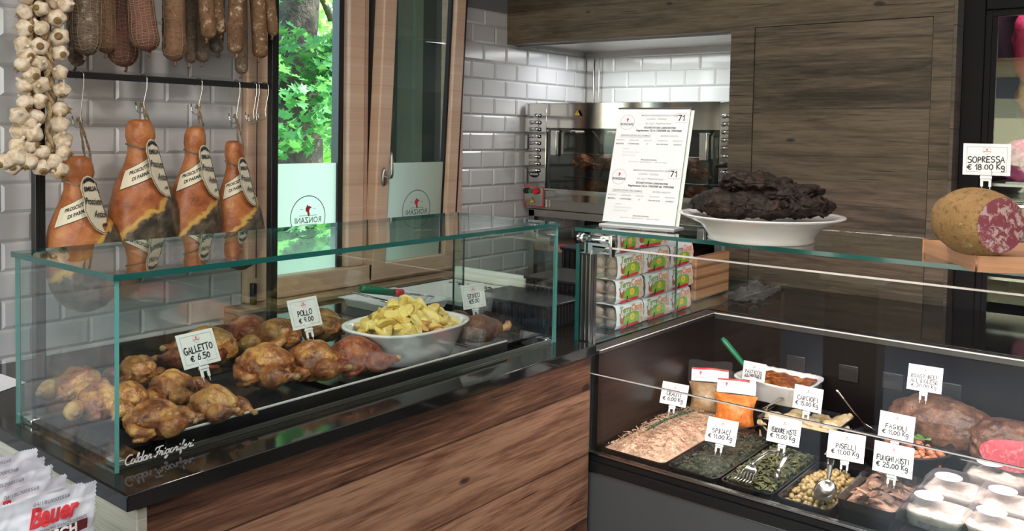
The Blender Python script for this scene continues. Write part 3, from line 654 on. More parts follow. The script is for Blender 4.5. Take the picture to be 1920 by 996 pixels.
COLDAR = {'C': [arc(.42, .5, .42, .5, 60, 300, 14)], 'o': [arc(.2, .24, .2, .24, 90, 450, 12)+[(.3, .44), (.5, .36)]], 'l': [[(-.05, .1), (.2, .55)]+arc(.18, .85, .08, .15, 0, 180, 6)+[(.08, .2), (.14, .02), (.3, .1)]],
 'd': [arc(.2, .24, .2, .24, 60, 360, 12), [(.44, 1.02), (.38, .2), (.44, .02), (.58, .1)]], 'a': [arc(.2, .24, .2, .24, 60, 360, 12), [(.4, .46), (.38, .1), (.44, .02), (.58, .1)]],
 'r': [[(0, .2), (.12, .5), (.16, .38), (.32, .42), (.26, .1), (.32, .02), (.46, .1)]], 'F': [[(.0, .78), (.1, .98), (.85, 1.02)], [(.5, 1.0), (.38, .3), (.2, -.02), (.02, .1)], [(.22, .5), (.62, .54)]],
 'i': [[(0, .1), (.12, .46), (.1, .1), (.16, .02), (.3, .1)], [(.15, .62), (.17, .66)]], 'g': [arc(.2, .24, .2, .22, 60, 360, 12), [(.4, .46), (.34, -.3), (.18, -.46), (.04, -.34), (.5, .1)]],
 'f': [[(-.02, .1), (.26, .6), (.34, .95), (.24, 1.0), (.16, .6), (.1, -.3), (.16, -.42), (.24, -.3), (.18, .04), (.4, .14)]], 'e': [[(0, .2), (.34, .3), (.3, .46), (.14, .44), (.06, .2), (.14, .02), (.3, .02), (.44, .12)]], ' ': []}
def script(b, txt, h, M_, wd=.06, adv=None):
    x = 0; adv = adv or {'C': .68, 'F': .62, ' ': .30, 'i': .30, 'l': .30, 'r': .42, 'f': .36, 'o': .50}
    for ch in txt:
        for st in COLDAR[ch]: stroke(b, [((x+px_+py_*.28)*h, py_*h) for px_, py_ in st], wd*h, M_)
        x += adv.get(ch, .56)
    return x*h
p0 = at(233, 868, 1, GY0-.001); b = B()
script(b, 'Coldar Frigoriferi', .0178, Matrix.Translation((p0.x, GY0-.0012, ZC+.012)) @ FX, .070); b.build('maker_lettering', [M['white']], gc, fixn=False)
# ------------------------------------------------------------------ worktop round the corner and behind the right-hand case
wt = thing('corner_worktop', 'black granite worktop running round the corner behind both cases', 'worktop', (3.2, 2.0, .93))
b = B(); b.box(2.31, XW-.002, 1.562, 2.575, .90, .932, bev=.002); b.box(3.202, XW-.002, -2.35, 1.56, .90, .932, bev=.002); b.build('slab', [M['granite']], wt)
b = B(); b.box(2.36, XW-.03, 1.60, 2.54, 0, .899); b.box(3.26, XW-.03, -2.33, 1.59, 0, .899); b.build('carcass', [M['black_matt']], wt)
# ------------------------------------------------------------------ right-hand chilled case
XR = 2.316; Y0, Y1 = -2.35, 1.545
rc = thing('chilled_display_case', 'long chilled glass display case with grey front panel and glass top', 'display case', (2.7, .4, 0))
b = B(); b.box(XR+.002, 3.2, Y0, Y1+.03, .02, .545, bev=.004); b.build('front_panel', [M['grey_panel']], rc)
b = B(); b.box(XR-.001, XR+.004, Y0, Y1+.028, .5455, .5475); b.build('panel_edge', [M['steel']], rc)
b = B(); b.box(XR+.006, 3.2, Y0, Y1+.015, .548, .570); b.box(XR-.004, XR+.03, Y0, Y1+.032, .548, .580, bev=.003); b.box(XR+.004, XR+.03, Y0, Y1+.015, .580, .600, bev=.002); b.build('plinth', [M['black']], rc)
b = B(); b.box(XR-.002, XR+.018, Y0, Y1-.018, .603, .611, bev=.002); b.build('sill_rail', [M['steel']], rc)
b = B(); b.box(XR+.03, 3.17, Y0, 1.508, .5705, .576); b.build('deck', [M['black_matt']], rc)
b = B(); b.box(XR+.025, 3.20, 1.508, 1.558, .5765, .915); b.box(3.17, 3.20, Y0, 1.5075, .5765, .905); b.build('liner', [M['liner']], rc)
b = B(); b.box(XR+.025, 3.19, 1.506, 1.556, .9155, .931, bev=.003); b.box(3.158, 3.19, Y0, 1.505, .9055, .931, bev=.003); b.build('liner_trim', [M['steel_dark']], rc)
b = B(); b.box(3.1545, 3.158, Y0, 1.505, .9265, .931); b.box(XR+.03, 3.15, 1.5045, 1.506, .9285, .931); b.build('trim_edge', [M['glint_edge']], rc)
b = B(); pane(b, XR-.012, 2.96, Y0, Y1+.04, 1.309, 1.321, 2)
for f in b.bm.faces:
    if f.normal.x > .5: f.material_index = 0
b.build('top_pane', GM, rc)
b = B(); pane(b, XR, XR+.007, Y0, Y1-.02, .862, 1.262, 0); b.build('upper_front_pane', [M['glass'], M['steel']], rc)
b = B(); pane(b, XR, XR+.007, Y0, Y1-.02, .612, .858, 0); b.build('lower_front_pane', [M['glass'], M['steel']], rc)
b = B(); b.box(XR-.001, XR+.008, Y0, Y1-.02, .8585, .8615); b.build('mid_strip', [M['glint_edge']], rc)  # strip added to paint the bright glint at the pane joint
b = B(); pane(b, XR+.03, 2.93, Y1+.006, Y1+.014, .94, 1.300, 1); b.build('end_pane', GM, rc)
b = B(); b.box(XR+.0, XR+.006, Y0, Y1-.02, 1.2615, 1.2665); b.build('edge_profile', [M['glint_edge']], rc)
b = B(); b.box(XR-.004, XR+.035, Y1-.016, Y1+.035, .58, 1.24, bev=.003); b.build('corner_post', [M['black']], rc)
b = B()
for x, y, wd in ((XR-.0065, Y1+.012, .004), (XR-.0065, Y1-.004, .003)): b.box(x, x+.003, y, y+wd, .60, 1.235)
b.box(XR-.006, XR+.008, Y1-.0195, Y1-.0165, .612, 1.25); b.box(XR+.012, XR+.024, Y1-.0225, Y1-.017, .612, 1.25); b.build('post_strip', [M['steel']], rc)
b = B(); pane(b, XR-.014, XR-.0075, Y1+.02, Y1+.032, .60, 1.27, 0); b.build('post_glass', [M['glass_edge'], M['glass_edge']], rc)
b = B(); b.cyl((XR+.005, Y1+.03, 1.287), (XR+.005, Y1-.085, 1.287), .0135, n=24); b.cyl((XR+.005, Y1+.034, 1.287), (XR+.005, Y1+.012, 1.287), .0155, n=24)
b.box(XR-.006, XR+.016, Y1-.095, Y1-.085, 1.235, 1.306, bev=.002)
b.poly([(XR+.0, Y1+.01, 1.275), (XR+.0, Y1-.085, 1.275), (XR+.0, Y1-.035, 1.24), (XR, Y1+.01, 1.235)], th=(.014, 0, 0)); b.build('hinge', [M['chrome']], rc)
for k, yy in enumerate((1.18, .99, .84, .66, .30, .10)):
    b = B(); b.box(3.163, 3.1695, yy-.035, yy+.035, .755, .815, bev=.006)
    b.box(3.1605, 3.1625, yy-.026, yy+.026, .797, .804); b.box(3.1605, 3.1625, yy-.026, yy+.026, .776, .785); b.build('wall_socket', [M['socket']], rc)
b = B(); b.box(3.02, 3.10, Y0, 1.50, 1.228, 1.236); b.build('rear_glass_shelf', [M['glass']], rc)
# ------------------------------------------------------------------ price cards
def card(name_label, foot, yaw, lines, group, w_=.092, h_=.070, tilt=22, stand=.030, tint=False, roll=0, fs=None, mid=-.006, pins=.0):
    """a white clip-on price card: foot is where its clip stands; it faces -y before yaw"""
    t = thing('price_card', name_label, 'price card', foot, math.radians(yaw), group)
    T = Matrix.Rotation(math.radians(roll), 4, 'Y') @ Matrix.Rotation(-math.radians(tilt), 4, 'X')
    b = B(); s_ = stand/.030
    for x in (-.0085, .0085): b.box(x-.003, x+.003, -.0022, .0022, .004*s_, .019*s_, bev=.001); b.cyl((x, 0, -.006), (x, 0, .006*s_), .0009, n=6)
    b.box(-.0115, .0115, -.0025, .0025, .017*s_, .031*s_, bev=.0012); b.box(-.0125, .0125, -.004, .004, .022*s_, .028*s_, bev=.0015); b.box(-.011, .011, -.0052, -.0012, .030*s_, .030*s_+.014, bev=.0018)
    b.xf(T).build('clip', [M['white']], t, world=False)
    z0 = stand+.001; b = B(); b.box(-w_/2, w_/2, -.0008, .0008, z0, z0+h_)
    cd_ = b.xf(T).build('card', [M['white_card']], t, world=False)
    P = T @ Matrix.Translation((0, -.0012, z0+h_/2)) @ FX
    b = B(); e = .0075; q = .0005; ax, ay = w_/2-e, h_/2-e
    for x0, x1, y0, y1 in ((-ax, ax, ay-q, ay), (-ax, ax, -ay, -ay+q), (-ax, -ax+q, -ay, ay), (ax-q, ax, -ay, ay)):
        b.bm.faces.new([b.bm.verts.new(P @ Vector((x, y, 0))) for x, y in ((x0, y0), (x1, y0), (x1, y1), (x0, y1))]).material_index = 0
    PL = P @ Matrix.Translation((0, h_/2-.0165, .0002)); ring_bm(b, .0088, .0003, PL, 1, 28)
    b.bm.faces.new([b.bm.verts.new(PL @ Vector((x*.0055, y*.0055+.0026, 0))) for x, y in BULL]).material_index = 2
    text_bm(b, 'RONZANI', .0038, PL @ Matrix.Translation((0, -.0022, 0)), 2, bold=.00008, fit=.0145)
    b.build('printed_frame', [M['ink_grey'], M['ink_rose'], M['ink_red']], cd_, world=False, fixn=False)
    b = B(); n = len(lines); fs = fs or (.0135 if n == 2 else .0115)
    for i, ln in enumerate(lines):
        y = mid-.0025-(i-(n-1)/2)*fs*1.25
        hand(b, ln, fs, P @ Matrix.Translation((0, y-fs*.5, .0003)) @ Matrix.Rotation(math.radians(2.0), 4, 'Z'), 0, w_-.020, .082, i)
    b.build('handwriting', [M['ink']], cd_, world=False, fixn=False)
    return t
# ------------------------------------------------------------------ roast birds
def lump(seed, amp, freq, oct=3):
    return lambda p, u: p*(1+amp*nz(u*freq+Vector((seed*3.7, seed, 0)), 1, oct))
def bird(name, label, loc, rz, L, mats, group, seed=0, splay=1.0, legs=True, pitch=0, cat='roast chicken'):
    """a roast bird breast up: rump and legs towards +x"""
    t = thing(name, label, cat, loc, rz, group); rnd = random.Random(seed)
    if pitch: t.rotation_euler = (0, pitch, rz)
    def body(p, u):
        q = p*(1+.08*nz(u*2.4+Vector((seed, 0, 0)), 1, 3)+.030*nz(u*7+Vector((seed, 3, 0)), 1, 3)+.012*nz(u*18+Vector((seed, 5, 0)), 1, 2))
        taper = 1-.30*max(0, u.x)**1.5-.10*max(0, -u.x)
        q.y *= taper; q.z *= taper
        if u.z > 0: q.z += .045*L*math.exp(-((u.x+.15)/.55)**2)*(1-.8*math.exp(-(u.y/.16)**2)*.35)
        q.z -= .015*L*math.exp(-(u.y/.10)**2)*max(0, u.z)                     # the breastbone line
        if u.x > .75: q.x -= .05*L*(u.x-.75)*4*max(0, 1-(u.y**2+u.z**2)*2)    # the open cavity
        q.z = max(q.z, -.26*L)
        return q
    b = B(); b.sph((0, 0, .27*L), (.46*L, .34*L, .29*L), 5, 0, body); b.sph((.46*L, 0, .20*L), (.09*L, .07*L, .055*L), 2, 0, lump(seed, .15, 3))
    b.build('body', [M[mats[0]]], t, world=False)
    if legs:
        for sgn in (-1, 1):
            b = B(); k = splay*rnd.uniform(.9, 1.1); up = rnd.uniform(-.02, .10)
            th = Vector((.10*L, sgn*.30*L*k, .24*L)); kn = Vector((.34*L, sgn*.33*L*k, (.20+up)*L)); an = Vector((.60*L, sgn*.27*L*k, (.16+up*2)*L))
            pts = [th.lerp(kn, i/4) for i in range(4)]+[kn.lerp(an, i/4) for i in range(5)]
            b.tube(pts, [x*L for x in (.05, .13, .165, .165, .155, .125, .085, .052, .044)], 14)
            b.bm.verts.ensure_lookup_table()
            for v in b.bm.verts: v.co += Vector((nz(v.co*5/L+Vector((seed, sgn, 0))), nz(v.co*5/L+Vector((seed, sgn, 9))), nz(v.co*5/L+Vector((seed, sgn, 18)))))*.018*L
            ds = b.build('drumstick', [M[mats[1]]], t, world=False)
            b = B(); b.sph(an, (.058*L, .055*L, .050*L), 2, 0, lump(seed+sgn, .2, 2)); b.build('knuckle', [M['knuckle']], ds, world=False)
    for sgn in (-1, 1):
        b = B(); b.tube([(-.30*L, sgn*.27*L, .30*L), (-.22*L, sgn*.37*L, .24*L), (-.05*L, sgn*.385*L, .20*L), (.06*L, sgn*.36*L, .22*L)], [x*L for x in (.06, .085, .075, .045)], 12)
        b.tube([(.06*L, sgn*.36*L, .21*L), (-.08*L, sgn*.40*L, .13*L), (-.24*L, sgn*.37*L, .10*L)], [x*L for x in (.05, .058, .03)], 10)
        b.build('wing', [M[mats[1]]], t, world=False)
    return t
ZT = ZC+.012
# ------------------------------------------------------------------ trays under the birds
def shallow_tray(name, label, x0, x1, y0, y1, z, h, m_, group=None, cat='tray', wall=.004, rim=.008, slope=.012):
    b = B()
    o = [(x0, y0), (x1, y0), (x1, y1), (x0, y1)]
    def rr(d, zz): return [Vector((x+d*(1 if x == x0 else -1), y+d*(1 if y == y0 else -1), zz)) for x, y in o]
    rings = [rr(slope, z), rr(0, z+h), rr(-rim, z+h), rr(-rim, z+h+.002), rr(wall*.4, z+h+.002), rr(slope+wall, z+wall)]
    V = [[b.bm.verts.new(p) for p in r_] for r_ in rings]
    for i in range(len(V)-1):
        for k in range(4): b.bm.faces.new((V[i][k], V[i][(k+1) % 4], V[i+1][(k+1) % 4], V[i+1][k]))
    b.bm.faces.new(V[0][::-1]); b.bm.faces.new(V[-1])
    bmesh.ops.bevel(b.bm, geom=[e for e in b.bm.edges if abs((e.verts[0].co-e.verts[1].co).z) > .002], offset=.012, segments=3, affect='EDGES', clamp_overlap=True)
    return tag(b.build(name, [m_]), label, cat, group)
g_ = 'black trays in the glass food case'
shallow_tray('oven_tray', 'black tray under the small cockerels at the near end of the glass case', .93, 1.385, 1.665, 2.005, ZC+.001, .012, M['black_plastic'], g_)
shallow_tray('oven_tray', 'black tray under the large roast chickens in the middle of the case', 1.42, 1.80, 1.665, 2.005, ZC+.001, .012, M['black_plastic'], g_)
shallow_tray('oven_tray', 'black tray under the potato bowl and the pork shanks', 1.83, 2.18, 1.665, 2.005, ZC+.001, .012, M['black_plastic'], g_)
def on_tray(px, py): return at(px, py, 2, ZT)
gk = 'small roast cockerels'
for i, (px, py, rz, L, lb, mm) in enumerate((
    (292, 822, -40, .135, 'reddish brown cockerel at the front beside the case corner', ('chicken', 'chicken')),
    (402, 792, -65, .130, 'pale golden cockerel with the price card stuck in its back', ('chicken_gold', 'chicken')),
    (326, 757, -58, .128, 'small brown cockerel behind the golden one', ('chicken', 'chicken')),
    (256, 725, 95, .130, 'cockerel with both leg ends raised in the back row', ('chicken', 'chicken')),
    (146, 753, -150, .135, 'leftmost cockerel by the end pane', ('chicken', 'chicken_gold')),
    (186, 787, -120, .130, 'cockerel seen through the end pane next to the glass edge', ('chicken', 'chicken_gold')),
    (240, 778, -75, .122, 'cockerel half hidden behind the green glass corner edge', ('chicken', 'chicken')))):
    p = on_tray(px, py); bird('roast_cockerel', lb, p, math.radians(rz), L*1.02, mm, gk, i+1, 1.0)
gp = 'large roast chickens'
for i, (px, py, rz, L, lb, mm) in enumerate((
    (500, 724, -65, .178, 'orange brown chicken nearest the cockerels, its legs to the front', ('chicken', 'chicken')),
    (588, 712, -55, .172, 'chicken under the price card in the middle of its tray', ('chicken', 'chicken')),
    (668, 702, -35, .172, 'dark red chicken touching the white potato bowl', ('chicken_red', 'chicken_red')),
    (600, 640, 100, .170, 'chicken at the back behind the price card', ('chicken', 'chicken')),
    (516, 662, 120, .170, 'pale brown chicken at the back in shade', ('chicken', 'chicken_gold')),
    (384, 690, 140, .190, 'golden topped chicken at the back behind the cockerel price card', ('chicken_gold', 'chicken_red')),
    (462, 652, 80, .165, 'dark glazed chicken at the back before the rack post', ('chicken_red', 'chicken_red')))):
    p = on_tray(px, py); bird('roast_chicken', lb, p, math.radians(rz), L, mm, gp, i+11)
# ------------------------------------------------------------------ potato bowl
bc = at(728, 693, 2, ZT); BX, BY = bc.x+.135, bc.y+.068
dish = thing('potato_bowl', 'deep white porcelain dish heaped with roast potatoes', 'dish', (BX, BY, ZT), math.radians(2))
b = B()
pr = [(.115, 0), (.118, .004), (.140, .045), (.158, .088), (.168, .094), (.168, .099), (.160, .100), (.150, .095), (.132, .05), (.112, .012)]
b.lathe(pr, 56, sx=1.14, sy=.86, sq=2.6); b.build('bowl', [M['porcelain']], dish, world=False)
def potato_bm(k):
    b = B(); rnd = random.Random(k+50); cuts = [(Vector((rnd.uniform(-.3, .3), rnd.uniform(-1, 1), rnd.uniform(-1, 1))).normalized(), rnd.uniform(.003, .009)) for _ in range(3)]
    def fn(p, u):
        q = p*(1+.10*nz(u*1.6+Vector((k*5, 0, 0)), 1, 2))
        for n_, d_ in cuts:
            e = q.dot(n_)-d_
            if e > 0: q = q-n_*e*.93
        return q
    b.sph((0, 0, 0), (.032+.004*(k % 3), .0225+.0015*k, .0175), 3, 0, fn); return b
protos = []
rnd = random.Random(5); cnt = 0
for layer, (zz, rx, ry, n) in enumerate(((.078, .145, .105, 26), (.096, .140, .100, 28), (.112, .118, .082, 22), (.127, .092, .062, 15), (.141, .062, .042, 8), (.152, .030, .022, 4))):
    for k in range(n):
        a = 2*PI*(k+.5*layer)/n*1.0+rnd.uniform(-.15, .15); rr_ = rnd.uniform(.45, 1) if n > 8 else rnd.uniform(.1, 1)
        if k % 3 == 0: rr_ = 1
        loc = (BX-.004+rx*rr_*math.cos(a), BY+ry*rr_*math.sin(a), ZT+zz+rnd.uniform(-.004, .004)); rot = (rnd.uniform(-.6, .6), rnd.uniform(-.6, .6), rnd.uniform(0, 6.28))
        if len(protos) < 5:
            o = potato_bm(len(protos)).build('roast_potato', [M['potato']], None); protos.append(o)
        else: o = dup(protos[rnd.randrange(5)])
        tag(o, 'golden roast potato piece heaped in the white porcelain dish', 'potato', 'roast potatoes in the dish'); o.location = loc; o.rotation_euler = rot
# ------------------------------------------------------------------ pork shanks behind the bowl
def shank(label, loc, rz, L, seed):
    t = thing('pork_shank', label, 'roast pork', loc, rz, 'roast pork shanks')
    b = B(); pts = [(-.5*L+L*k/10, .03*L*math.sin(k), .24*L-.03*L*k/10) for k in range(10)]
    b.tube(pts, [L*x for x in (.10, .20, .255, .275, .28, .27, .25, .21, .16, .10)], 20)
    for v in b.bm.verts: v.co += (v.co-Vector((v.co.x, 0, .23*L)))*.22*nz(v.co*14+Vector((seed, 0, 0)), 1, 4)
    for v in b.bm.verts: v.co.z = max(v.co.z, .004)
    b.build('meat', [M['roast']], t, world=False)
    b = B(); b.tube([(.36*L, 0, .20*L), (.46*L, .01*L, .21*L), (.54*L, .01*L, .23*L)], [.075*L, .06*L, .085*L], 12); b.sph((.55*L, .02*L, .25*L), (.06*L, .08*L, .09*L), 2, 0, lump(seed, .25, 2))
    b.build('bone', [M['bone']], t, world=False)
    return t
shank('pork shank with a roasted bone end at the right of the bowl', on_tray(905, 640), math.radians(-22), .165, 1)
shank('dark pork shank directly behind the bowl rim', on_tray(858, 628), math.radians(25), .165, 2)
gcard = 'price cards in the glass food case'
def ctop(px, py, y): return at(px, py, 1, y)
card('price card reading GALLETTO stuck in the golden cockerel', at(388, 707, 1, 1.735)-Vector((0, 0, .004)), 8, ('GALLETTO', '\u20ac 6.50'), gcard, .100, .078, 24, mid=-.006, fs=.0145)
card('price card reading POLLO above the large chickens', at(583, 634, 1, 1.815)-Vector((0, 0, .003)), 4, ('POLLO', '\u20ac 9.00'), gcard, .100, .078, 20, mid=-.006, fs=.0135)
card('price card reading STINCO standing over the pork shanks', at(893, 594, 1, 1.86)-Vector((0, 0, .003)), -6, ('STINCO', '\u20ac5.00'), gcard, .100, .078, 12, mid=-.005, fs=.0135)
# ------------------------------------------------------------------ hanging rack, hooks, hams, salami, garlic
YR = 2.95
xl, xr = at(72, 400, 1, YR).x, at(511, 300, 1, YR).x
zb = at(300, 150, 1, YR).z
rk = thing('hanging_rack', 'black steel rack with two posts and a cross bar before the tiled wall', 'rack', ((xl+xr)/2, YR, 0))
for x in (xl, xr):
    b = B(); b.box(x-.016, x+.016, YR-.016, YR+.016, 0, 2.5, bev=.002); b.box(x-.004, x+.002, YR-.0185, YR-.0155, .9, 2.5); b.build('post', [M['black']], rk)
b = B(); b.box(xl-.015, xr+.015, YR-.011, YR+.011, zb-.011, zb+.011, bev=.0015); b.build('bar', [M['black']], rk)
b = B(); b.box(xl-.015, xr+.015, YR-.015, YR+.015, 2.44, 2.47, bev=.002); b.box(xl-.015, xr+.015, YR-.12, YR-.09, 2.44, 2.47, bev=.002); b.box(xl-.015, xl+.015, YR-.12, YR, 2.44, 2.47); b.box(xr-.015, xr+.015, YR-.12, YR, 2.44, 2.47); b.build('top_frame', [M['black']], rk)
def hook(px, L, label, rz=0):
    x = at(px, 150, 1, YR).x if px > 20 else px
    t = thing('meat_hook', label, 'hook', (x, YR, zb), rz, 'steel hooks on the rack bar')
    b = B(); r = .019
    top = [(0, r*math.cos(math.radians(a)), r*math.sin(math.radians(a))-.004) for a in range(-30, 181, 18)]
    pts = top[::1]; pts = [(0, y*1.0, z) for _, y, z in pts]
    bot = [(0, -r, -.03), (0, -r*.2, -L+.02)]+[(0, .012-.019*math.cos(math.radians(a)), -L+.002-.019*math.sin(math.radians(a))) for a in range(0, 190, 20)]+[(0, .034, -L+.022)]
    b.tube([Vector((.25*(p[1]), p[1], p[2])) for p in pts+bot], .0021, 8); b.build('hook_wire', [M['steel']], t, world=False)
    return t
HAMS = [((143, 292), 'leftmost cured ham, partly behind the garlic'), ((262, 224), 'second cured ham from the left, the largest'), ((366, 238), 'third cured ham from the left with a thin shank'), ((437, 264), 'rightmost cured ham beside the window')]
RH = (.125, .055, .080, .100)          # twine loop above each ham
for (hq, hl), rh, lb in zip(HAMS, RH, ('steel hook holding the leftmost ham', 'steel hook holding the largest ham', 'steel hook holding the third ham', 'steel hook holding the rightmost ham')):
    q = at(hq[0], hq[1], 1, YR-.004); hook(at(hq[0], hq[1], 1, YR).x+.012, zb-(q.z+rh)+.016, lb, .5)
for px, py, lb in ((477, 218, 'empty hook next to the one that holds the rightmost ham'), (482, 222, 'empty hook second from the right post'), (499, 215, 'empty hook touching the right rack post')):
    hook(px-3, zb-at(px, py, 1, YR).z+.006, lb, .5)
HP = [  # z, centre x, half width, half depth (largest ham)
    (0, 0, .020, .020), (-.006, 0, .036, .034), (-.03, .002, .048, .044), (-.06, .002, .051, .046), (-.088, .0, .043, .040), (-.115, -.002, .042, .040), (-.15, -.004, .052, .048), (-.19, -.002, .074, .062), (-.24, .002, .100, .078), (-.30, .006, .119, .088), (-.36, .008, .126, .092), (-.41, .008, .124, .090), (-.46, .006, .112, .082), (-.50, .004, .092, .068), (-.53, .002, .062, .046), (-.545, .0, .025, .02)]
def lerp_prof(z):
    for A, D in zip(HP, HP[1:]):
        if A[0] >= z >= D[0]:
            k = (A[0]-z)/(A[0]-D[0]); k = k*k*(3-2*k) if False else k
            return [A[i]+(D[i]-A[i])*k for i in range(4)]
    return list(HP[-1])
def ham(i, loc, label, kx, kz, lean, rz):
    t = thing('cured_ham', label, 'ham', loc, rz, 'cured hams on the rack')
    def P(a, z, off=0):
        _, cx, rx, ry = lerp_prof(z)
        n_ = 1+.06*nz((math.cos(a)*1.3+i*7, math.sin(a)*1.3, z*7), 1, 3)
        bulge = 1+.10*max(0, math.cos(a-.3))*math.exp(-((z+.36)/.12)**2)
        r1, r2 = (rx*n_*bulge)*kx+off, (ry*n_)*kx+off
        return Vector((cx+lean*z+r1*math.cos(a), r2*math.sin(a), z*kz))
    b = B(); zs = []
    for A, D in zip(HP, HP[1:]): zs += [A[0]+(D[0]-A[0])*k/3 for k in range(3)]
    zs.append(HP[-1][0]); n = 44
    V = [[b.bm.verts.new(P(2*PI*k/n, z)) for k in range(n)] for z in zs]
    for u in range(len(zs)-1):
        for k in range(n): f = b.bm.faces.new((V[u][k], V[u][(k+1) % n], V[u+1][(k+1) % n], V[u+1][k])); f.smooth = True
    b.bm.faces.new(V[0]); b.bm.faces.new(V[-1][::-1])
    b.build('ham_body', [M['ham']], t, world=False)
    # the paper band: a strip round the leg that widens into a shield at the front right (a = -pi/2 faces the shop)
    def pl(u, pts):
        for a_, d_ in zip(pts, pts[1:]):
            if a_[0] <= u <= d_[0]: return a_[1]+(d_[1]-a_[1])*(u-a_[0])/(d_[0]-a_[0])
        return pts[-1][1] if u > pts[-1][0] else pts[0][1]
    def band(u):      # a strip round the leg, its lower and upper edge
        return -.199+.045*u, -.131+.045*u
    A = lambda u: -PI/2+u*1.35+(.10)
    def BP(u, v, off=.0025):
        lo, hi = band(u); return P(A(u), lo+(hi-lo)*v, off)
    b = B(); b.grid(60, 10, lambda u, v: BP(-1+1.45*u, v)); pb_ = b.build('paper_band', [M['label_cream']], t, world=False)
    b = B()
    for v in (.015, .985): b.tube([BP(-1+1.45*k/60, v, .003) for k in range(61)], .0008, 4)
    for txt, u0, z0, sz, sh, fit in (('PROSCIUTTO', -.40, -.172, .017, 0, .070), ('DI PARMA', -.40, -.195, .017, 0, .06)):
        text_bm(b, txt, sz, Matrix.Identity(4), 0, sh, .0006, fit=fit, fn=lambda p: P(A(u0)+p.x/(lerp_prof(z0)[2]*kx*1.05), z0+.42*p.x+p.y, .0036))
    b.build('band_print', [M['ink']], pb_, world=False, fixn=False)
    # the shield of stiff paper on the band, leaning with the leg
    SH = [(-.040, -.110), (-.034, -.088), (-.018, -.072), (0, -.067), (.018, -.072), (.034, -.088), (.038, -.112), (.050, -.155), (.064, -.205), (.074, -.250), (.074, -.292), (.056, -.272), (.018, -.266), (-.012, -.248), (-.032, -.220), (-.042, -.185), (-.036, -.145)]
    SM = Matrix.Rotation(.42, 4, 'Z'); sy_ = lambda z: -(.052+.235*(-z-.09))*max(.84, kx)-.006
    S3 = lambda x, z, off=0: SM @ Vector((x*.95*max(.86, kx)-.012, sy_(z)-off+.9*max(0, abs(x)-.03)*.3, z*kz))
    b = B(); b.poly([S3(x, z) for x, z in SH], th=(0, .0012, 0)); shd = b.build('paper_shield', [M['label_cream']], t, world=False)
    b = B(); b.tube([S3(x*.93, -.17+(z+.17)*.95, .0012) for x, z in SH], .0008, 4, closed=True)
    for txt, x0, z0, sz, sh, fit, rt in (('EMILIA', .0, -.112, .021, 0, .058, 0), ('Prosciutto', .004, -.155, .031, .35, .078, -.12), ('Antico', .024, -.200, .031, .35, .062, -.12), ('ITALIA', .040, -.238, .011, 0, .03, 0)):
        text_bm(b, txt, sz, Matrix.Identity(4), 0, sh, .0007, fit=fit, fn=lambda p: S3(x0+p.x, z0+p.y+rt*p.x, .0018))
    b.grid(10, 1, lambda u, v: S3(-.026+.052*u, -.095+.010*v+.010*math.sin(PI*u), .0018)); b.build('shield_print', [M['ink']], shd, world=False, fixn=False)
    b = B(); ring_ = [P(2*PI*k/24+.3, -.098-.012*math.cos(2*PI*k/24+.8), .003) for k in range(24)]; b.tube(ring_, .0035, 6, closed=True)
    k0 = P(-PI/2+.9, -.10, .004); tp = Vector((.012, .002, RH[i]))
    for sd in (-1, 1):
        mid = k0.lerp(tp, .5)+Vector((sd*.010, -.004, 0)); ctrl = [k0+((mid-k0)*q/6) if q < 6 else mid+((tp-mid)*(q-6)/6) for q in range(13)]
        for ph in (0, PI): b.tube([c_+Vector((.0022*math.cos(q*1.3+ph), .0022*math.sin(q*1.3+ph), 0)) for q, c_ in enumerate(ctrl)], .0024, 6)
    b.tube([tp+Vector((-.008, 0, -.012)), tp+Vector((-.004, 0, .002)), tp+Vector((.004, 0, .002)), tp+Vector((.008, 0, -.012))], .004, 6)
    b.sph(k0+Vector((.004, -.002, .002)), (.008, .007, .008), 2, 0)
    b.tube([k0+Vector((.0, -.006, .004)), k0+Vector((.008, -.01, -.014)), k0+Vector((.016, -.008, -.028)), k0+Vector((.008, -.004, -.03)), k0+Vector((0, -.004, -.012))], .0034, 6); b.build('twine', [M['rope']], t, world=False)
    return t
for i, (((px, py), lb), (kx, kz, lean, rz)) in enumerate(zip(HAMS, ((1.0, .96, -.06, .0), (.98, 1.0, -.02, .05), (.80, .97, .03, -.05), (.74, .92, -.07, .0)))):
    q = at(px, py, 1, YR-.004); ham(i, q, lb, kx, kz, -lean*0+lean, rz)
